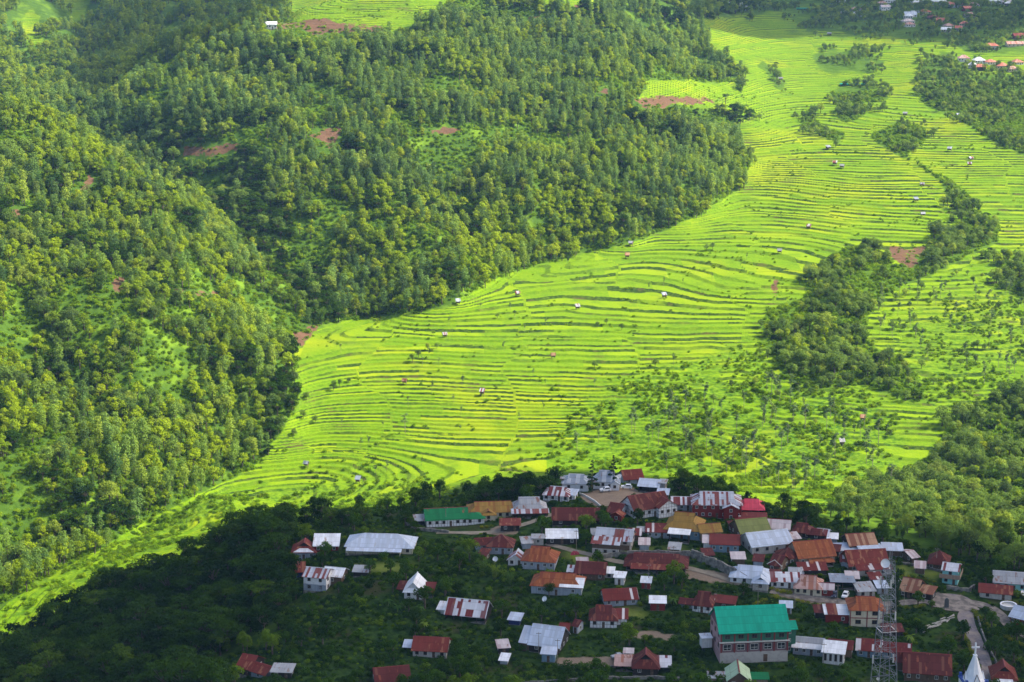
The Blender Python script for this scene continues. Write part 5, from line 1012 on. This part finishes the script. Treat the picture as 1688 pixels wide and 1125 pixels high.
for i, (u, v, W, roof, wall, l) in enumerate([
  (1210,16,26,'white','white','long white shed at the far top of the terraces near the wood edge'),(1233,18,10,'white','white','small white hut right of the long white shed at the top'),(1383,5,18,'blue','white','pale roofed house on the far hillside above the terraces, first from the left'),
  (1412,28,16,'white','white','low whitish house behind bushes at the far terrace edge'),(1466,6,16,'white','white','white house at the very top edge of the far village'),(1458,18,14,'pale','white','pinkish white house on the far hillside below the white top edge house'),
  (1500,30,18,'blue','white','house with violet-blue roof in the far village'),(1496,42,20,'pale','white','pink roofed white house in the trees just above the far terraces'),(1520,7,14,'mint','white','pale green house at the top of the far village'),(1546,8,24,'white','white','long white building at the top of the far village'),
  (1576,14,22,'coral','white','white building with bright red roof at the top of the far village'),(1594,20,16,'coral','redwall','low red house joined on the right of the red roofed white building'),(1538,34,18,'maroon','wood','dim purplish roofed house in the shaded far village'),(1580,52,12,'coral','white','small house half hidden in trees of the shaded far slope'),
  (1638,8,16,'white','white','whitish house high in the dark wood at the top right'),(1680,66,22,'red','redwall','red house at the right edge high above the wood'),(1634,82,22,'coral','white','white house with coral roof, topmost of the sunlit cluster'),(1672,78,26,'pinkrust','cream','pale house with orange-pink roof at the right edge of the sunlit cluster'),
  (1588,103,18,'pinkrust','white','house with faded coral roof at the left end of the sunlit cluster'),(1613,106,17,'white','white','white roofed house in the middle of the sunlit cluster'),(1632,108,20,'coral','white','coral roofed house right of the white roof in the sunlit cluster'),(1615,117,18,'coral','wood','house with small coral roof lowest on the left of the sunlit cluster'),
  (1650,116,20,'coral','cream','house with wide coral roof and cream wall in the sunlit cluster'),(1676,108,18,'coral','white','coral roofed house near the right end of the sunlit cluster'),(1668,120,18,'pinkrust','cream','cream building at the lower right of the sunlit cluster'),(1602,114,14,'white','white','small white house under the faded coral roof in the sunlit cluster')]):
    far_house(u, v, W, fr_.uniform(6, 8), fr_.uniform(2.6, 4), fr_.uniform(1.5, 2.2), fr_.uniform(-16, 16), fr_.choice(['gable', 'hip']), roof, wall, l)
h = far_house(447,50,18,7,4,1.4,8,'gable','white','white','white building on the bare red ledge at the hilltop'); 
far_house(1405,142,36,5,1.4,.4,0,'flat','teal','greenwall','long low turquoise roofed shelter between the far terraces',door=False); far_house(1330,17,30,5,1.6,.4,0,'flat','teal','greenwall','faint long turquoise shelter high in the shaded terraces',door=False)
# ------------------------------------------------------------------ trees and shrubs that stand alone
def one(kind, u, v, s, label, group=None, cat=None, **kw): x, y, z = cast(u, v, G); return put(kind, x, y, s, label, group, cat, z=z-.1, **kw)
one('lone_tree', 1196, 178, 1.15, 'single dark wide headed tree at the end of the hilltop terrace')
one('field_tree', 668, 716, 1.35, 'lone slim tree throwing a shadow in the middle of the terraces')
one('ravine_tree', 1375, 625, 1.75, 'big round tree, largest of the wooded ravine between the terraces')
one('ravine_tree', 1320, 610, 1.25, 'bushy tree at the left front of the wooded ravine'); one('ravine_tree', 1430, 625, 1.2, 'pale leafy tree right of the big round ravine tree')
one('field_tree', 1468, 815, 1.6, 'tall grey-green tree with a loose crown at the thicket edge right of the village')
one('pine_tree', 976, 812, 1.0, 'dark conifer in front of the white house, left of two'); one('pine_tree', 1011, 806, 1.05, 'dark conifer in front of the white house, right of two')
one('cypress', 1476, 1012, 1.25, 'dark narrow evergreen column right of the lattice mast')
one('yard_tree', 1095, 975, 1.05, 'bright round bush-like tree beside the tiny red hut'); one('yard_tree', 992, 868, .95, 'leafy bright green tree right of the long maroon barn'); one('yard_tree', 1045, 825, .45, 'small dark tree at the edge of the car yard')
one('yard_tree', 1536, 1005, .5, 'clipped dark round tree beside the standing stone'); one('yard_tree', 610, 950, .9, 'dark leafy tree in front of the long pale blue hipped roof')
one('yard_tree', 1225, 985, .85, 'round dark tree below the white house with pale blue-grey roof'); one('yard_tree', 905, 985, .8, 'tree at the left corner of the half white roofed house')
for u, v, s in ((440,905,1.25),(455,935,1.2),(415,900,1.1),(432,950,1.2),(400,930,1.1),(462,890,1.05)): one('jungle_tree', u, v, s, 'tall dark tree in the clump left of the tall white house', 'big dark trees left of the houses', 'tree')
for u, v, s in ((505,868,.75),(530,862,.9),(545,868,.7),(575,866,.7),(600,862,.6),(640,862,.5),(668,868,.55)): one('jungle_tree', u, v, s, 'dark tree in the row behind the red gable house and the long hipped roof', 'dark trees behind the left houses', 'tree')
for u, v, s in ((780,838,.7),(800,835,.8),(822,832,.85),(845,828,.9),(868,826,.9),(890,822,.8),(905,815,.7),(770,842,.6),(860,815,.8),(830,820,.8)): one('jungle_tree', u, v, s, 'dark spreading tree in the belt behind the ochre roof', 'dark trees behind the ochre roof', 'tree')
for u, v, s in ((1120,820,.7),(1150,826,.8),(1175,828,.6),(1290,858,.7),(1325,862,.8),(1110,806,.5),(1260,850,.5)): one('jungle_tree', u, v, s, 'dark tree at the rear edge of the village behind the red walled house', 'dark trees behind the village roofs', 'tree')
for u, v, s in ((538,850,.95),(720,848,.7),(1320,850,.9),(1345,860,.9),(1300,840,.8),(1660,905,1.),(1630,900,.9),(780,930,.7),(795,945,.7),(815,955,.7),(840,965,.6)): one('bamboo_clump', u, v, s, 'feathery bamboo clump at the edge of the village', 'bamboo around the village', 'bamboo')
for u, v in ((640,1002),(655,1010),(690,1012),(668,1005),(880,955),(1290,775),(1300,790),(1280,782),(1330,790),(1345,785),(1110,1000),(1245,1075),(1500,1060),(700,1040)): one('banana_plant', u, v, 1.05, 'banana plant with broad ragged leaves', 'banana plants', 'banana plant')
# trees dotted over the terraces
def dots(n, poly, seed):
    r = random.Random(seed); us = [p[0] for p in poly]; vs = [p[1] for p in poly]; out = []
    while len(out) < n:
        u, v = r.uniform(min(us), max(us)), r.uniform(min(vs), max(vs))
        if inpoly(np.array([u]), np.array([v]), poly)[0]: out.append((u, v))
    return out
for u, v in dots(95, [(1060,690),(1250,640),(1480,690),(1440,800),(1250,820),(1060,780),(940,765),(940,720)], 3): one('field_tree', u, v, RNG.uniform(.8, 1.6), 'thin loose tree scattered over the rough fields behind the village', 'thin trees of the rough fields', 'tree')
for u, v in dots(55, [(1440,470),(1688,480),(1688,640),(1560,640),(1450,570)], 4): one('field_tree', u, v, RNG.uniform(.7, 1.25), 'thin tree scattered over the terraces right of the wooded ravine', 'thin trees right of the ravine', 'tree')
for u, v in dots(42, [(560,530),(850,480),(1250,420),(1250,620),(900,700),(600,800),(480,700)], 5): one('field_tree', u, v, RNG.uniform(.45, .75), 'slim young tree standing alone on a terrace bank in mid valley', 'slim terrace trees', 'tree')
for u, v in ((690,590),(705,580),(720,575),(680,600),(820,525),(560,640),(575,632),(550,645),(1650,520),(1590,580),(1605,575),(1580,585),(1000,535),(985,540),(1025,545),(1175,412),(1165,415),(1630,425),(1650,440),(1080,605),(980,608),(1470,545),(1205,640),(520,700),(500,690),(485,720),(505,660)): one('ravine_tree', u, v, RNG.uniform(.35, .6), 'low dark green tree on a terrace bank', 'low bank trees', 'tree', name='bank_tree')
for u, v in dots(70, [(1440,480),(1700,430),(1700,650),(1560,690),(1480,640),(1450,570)], 14): one('ravine_tree', u, v, RNG.uniform(.28, .62), 'low dark green tree on a terrace bank', 'low bank trees', 'tree', name='bank_tree')
for u, v in dots(18, [(1060,660),(1280,620),(1500,700),(1440,800),(1250,820),(1060,770)], 15): one('ravine_tree', u, v, RNG.uniform(.3, .6), 'low dark green tree on a terrace bank', 'low bank trees', 'tree', name='bank_tree')
for i, (u, v) in enumerate(dots(20, [(1390,4),(1680,4),(1690,60),(1600,60),(1480,50),(1380,26)], 9)): far_house(u, v, fr_.uniform(11, 19), 6.5, 3, 1.6, fr_.uniform(-20, 20), fr_.choice(['gable', 'hip']), fr_.choice(['pale', 'white', 'pinkrust', 'coral', 'slate']), fr_.choice(['white', 'cream']), 'one of the small houses scattered among the shaded trees of the far village', group='scattered far houses')
# the dark wood left of the village and the gardens
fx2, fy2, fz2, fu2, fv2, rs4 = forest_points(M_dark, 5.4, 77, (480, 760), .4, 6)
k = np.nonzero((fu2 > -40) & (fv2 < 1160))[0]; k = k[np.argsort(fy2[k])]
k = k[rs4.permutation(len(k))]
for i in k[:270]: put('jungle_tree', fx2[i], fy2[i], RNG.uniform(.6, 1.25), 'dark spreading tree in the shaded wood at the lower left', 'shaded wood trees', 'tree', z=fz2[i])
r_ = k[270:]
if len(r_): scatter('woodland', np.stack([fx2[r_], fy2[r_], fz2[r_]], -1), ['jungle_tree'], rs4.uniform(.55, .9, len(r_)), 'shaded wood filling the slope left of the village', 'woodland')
HX = np.array([q[:5] for q in HOUSES])
ROADM = region(DIRT + LAWN + [[(1525,975),(1600,980),(1700,1040),(1700,1060),(1640,1020),(1610,1015),(1650,1130),(1615,1130),(1585,1020),(1525,1000)],[(890,890),(1010,922),(1140,932),(1260,966),(1530,985),(1530,1000),(1380,1002),(1250,980),(1130,945),(1000,938),(890,902)],[(700,872),(860,860),(960,838),(960,848),(870,876),(700,888)]], 0)
def village_points(step, seed, clear):
    x, y, rs = jitter(-260, 260, 505, 735, step, seed); z = H0(x, y); u, v = project(x, y, z); ok = (sample(M_vil, u, v) > .5) & (sample(ROADM, u, v) < .25) & (hidden(x, y) < 3) & (u > -60) & (u < 1760)
    for hx, hy, r, ax, ay in HX: ok &= ~((np.abs(x - hx) < ax + clear) & (y - hy < ay + clear*.6) & (y - hy > -ay - clear*2.6))
    return x[ok], y[ok], u[ok], v[ok], rs
vx, vy, vu, vv, rs5 = village_points(6.4, 5, 2.0); kk = rs5.permutation(len(vx))
big = (fbm(vx/25., vy/25., 2, 44) > -.15)
for i in [q for q in kk if big[q]][:285]: put('yard_tree', vx[i], vy[i], RNG.uniform(.5, 1.3), 'leafy green garden tree between the village houses', 'garden trees of the village', 'tree')
vx, vy, vu, vv, rs5 = village_points(4.4, 6, 1.0); kk = rs5.permutation(len(vx))
for i in kk[:300]: put('yard_bush', vx[i], vy[i], RNG.uniform(.7, 1.6), 'dark green garden bush between the village houses', 'garden bushes of the village', 'bush')
vx, vy, vu, vv, rs5 = village_points(1.6, 7, .3); m = rs5.rand(len(vx)) < .85 - .6*(fbm(vx/9., vy/9., 2, 46) < -.25); vx, vy = vx[m], vy[m]
scatter('garden_plants', np.stack([vx, vy, G(vx, vy) - .05], -1), ['yard_bush', 'shrub'], rs5.uniform(.22, .55, len(vx))**1.2*(1.5 + .9*fbm(vx/7., vy/7., 2, 48)), 'low green weeds and garden plants between the village houses', 'garden plants', (rs5.rand(len(vx)) < .06).astype(int))
def hedge(line, s, label, group, step=1.5):
    P = [Vector(cast(u, v, G)) for u, v in line]
    for a, b in zip(P, P[1:]):
        n = max(1, int((b-a).length/step))
        for k in range(n): p = a + (b-a)*((k+.5)/n); put('hedge_shrub', p.x, p.y, s*RNG.uniform(.8, 1.15), label, group, 'hedge shrub')
hedge([(1268,972),(1285,978),(1305,982)], .95, 'yellow-green clipped shrub in front of the low white house', 'hedge by the low white house'); hedge([(1265,985),(1284,988)], .9, 'yellow-green clipped shrub in front of the low white house', 'hedge by the low white house')
hedge([(1310,992),(1345,1000),(1385,1003)], .75, 'yellow-green hedge shrub along the lane in front of the cream house', 'hedge by the cream house')
hedge([(1604,1008),(1612,1022),(1628,1035),(1650,1050),(1688,1068)], .85, 'yellow-green hedge shrub between the two roads', 'hedge between the roads')
hedge([(1582,1032),(1592,1056),(1600,1075),(1606,1092)], .7, 'yellow-green hedge shrub on the left of the steep road', 'hedge left of the steep road')
hedge([(1480,1003),(1505,1005),(1525,1000)], .8, 'yellow-green hedge shrub below the corner house', 'hedge below the corner house'); hedge([(1472,1044),(1495,1047)], .8, 'yellow-green hedge shrub right of the foot of the mast', 'hedge right of the mast'); hedge([(1485,952),(1520,957),(1545,962)], .7, 'yellow-green hedge shrub along the small lawn', 'hedge along the lawn')
hedge([(790,872),(815,868)], .7, 'yellow-green shrub in front of the ochre roofed house', 'shrubs by the ochre roof'); hedge([(1652,995),(1688,1000)], .8, 'yellow-green shrub beside the round white tank', 'shrubs by the round tank'); hedge([(1240,1000),(1262,990)], .8, 'yellow-green shrub on the lane bend below the pale blue-grey roof', 'shrubs on the lane bend')
# ------------------------------------------------------------------ clouds whose shadows lie on the village and the far top right
M_cloud = mat_plain('cloud_white', (.85, .86, .88), (.80, .81, .84), .01, 1.0, spec=0)
def cloud(uv, extra, alt, seed):
    P = []
    for u, v in uv: x, y, z = cast(u, v); P.append((x, y, z))
    P += extra; S = SUN; Q = np.array([(x + S.x/S.z*(alt - z), y + S.y/S.z*(alt - z)) for x, y, z in P])
    x0, y0 = Q.min(0) - 40; x1, y1 = Q.max(0) + 40; st = 9.0; X, Y = np.meshgrid(np.arange(x0, x1, st), np.arange(y0, y1, st))
    d = np.full(X.shape, 1e9)
    for (ax, ay), (bx, by) in zip(Q, np.roll(Q, -1, 0)):
        t = np.clip(((X-ax)*(bx-ax) + (Y-ay)*(by-ay))/((bx-ax)**2 + (by-ay)**2 + 1e-9), 0, 1); d = np.minimum(d, np.hypot(X - ax - t*(bx-ax), Y - ay - t*(by-ay)))
    ins = inpoly(X, Y, [tuple(q) for q in Q]); d = np.where(ins, d, -d) + 9*fbm(X/38., Y/38., 3, seed)
    th = np.clip(d, 0, None)**.62*5.0*(1 + .45*fbm(X/70., Y/70., 3, seed+5)); zt_ = alt + th; zb = alt - np.clip(th*.16, 0, 14)
    n, m = X.shape; idx = np.arange(n*m).reshape(n, m); c = (d > 0); kq = c[:-1, :-1] | c[:-1, 1:] | c[1:, :-1] | c[1:, 1:]
    q = np.stack([idx[:-1, :-1], idx[:-1, 1:], idx[1:, 1:], idx[1:, :-1]], -1)[kq]; V = np.concatenate([np.stack([X, Y, zt_], -1).reshape(-1, 3), np.stack([X, Y, zb - .02], -1).reshape(-1, 3)])
    tag(link('cloud', mesh_np('cloud', V, np.concatenate([q, q[:, ::-1] + n*m]), [M_cloud], smooth=True)), kind='structure')
cloud([(-140,1110),(30,1052),(150,998),(240,958),(340,912),(400,868),(470,842),(560,856),(650,848),(760,812),(860,786),(960,778),(1100,792),(1200,818),(1300,848),(1400,868),(1500,884),(1600,902),(1740,925)], [(420,560,90),(520,300,70),(300,60,60),(-300,60,60),(-420,420,60)], 880., 3)
cloud([(1110,-60),(1125,34),(1200,52),(1330,56),(1450,62),(1560,70),(1600,74),(1650,50),(1800,30),(1800,-60)], [(1100,2650,260),(350,2650,250)], 1000., 8)
cloud([(70,-60),(100,30),(135,110),(95,160),(150,168),(230,132),(320,86),(400,45),(455,20),(490,-60)], [(-150,2500,270),(-420,2500,280)], 1050., 15)
# ------------------------------------------------------------------ air
lo = float(zz.min()) - 1.0 - 2.5; hm = bpy.data.materials.new('air'); hm.use_nodes = True; hm.node_tree.nodes.clear(); N = NT(hm.node_tree)
pv = N.n('ShaderNodeVolumePrincipled'); pv.inputs['Color'].default_value = (.34, .62, 1.0, 1); pv.inputs['Density'].default_value = .00005; pv.inputs['Anisotropy'].default_value = .2
N.l(pv.outputs[0], N.n('ShaderNodeOutputMaterial').inputs['Volume'])
tag(MB().box(-1500, 1500, -60, 3000, lo, max(ZC, float(zz.max()) + 25) + 6).build('haze', hm), kind='stuff')
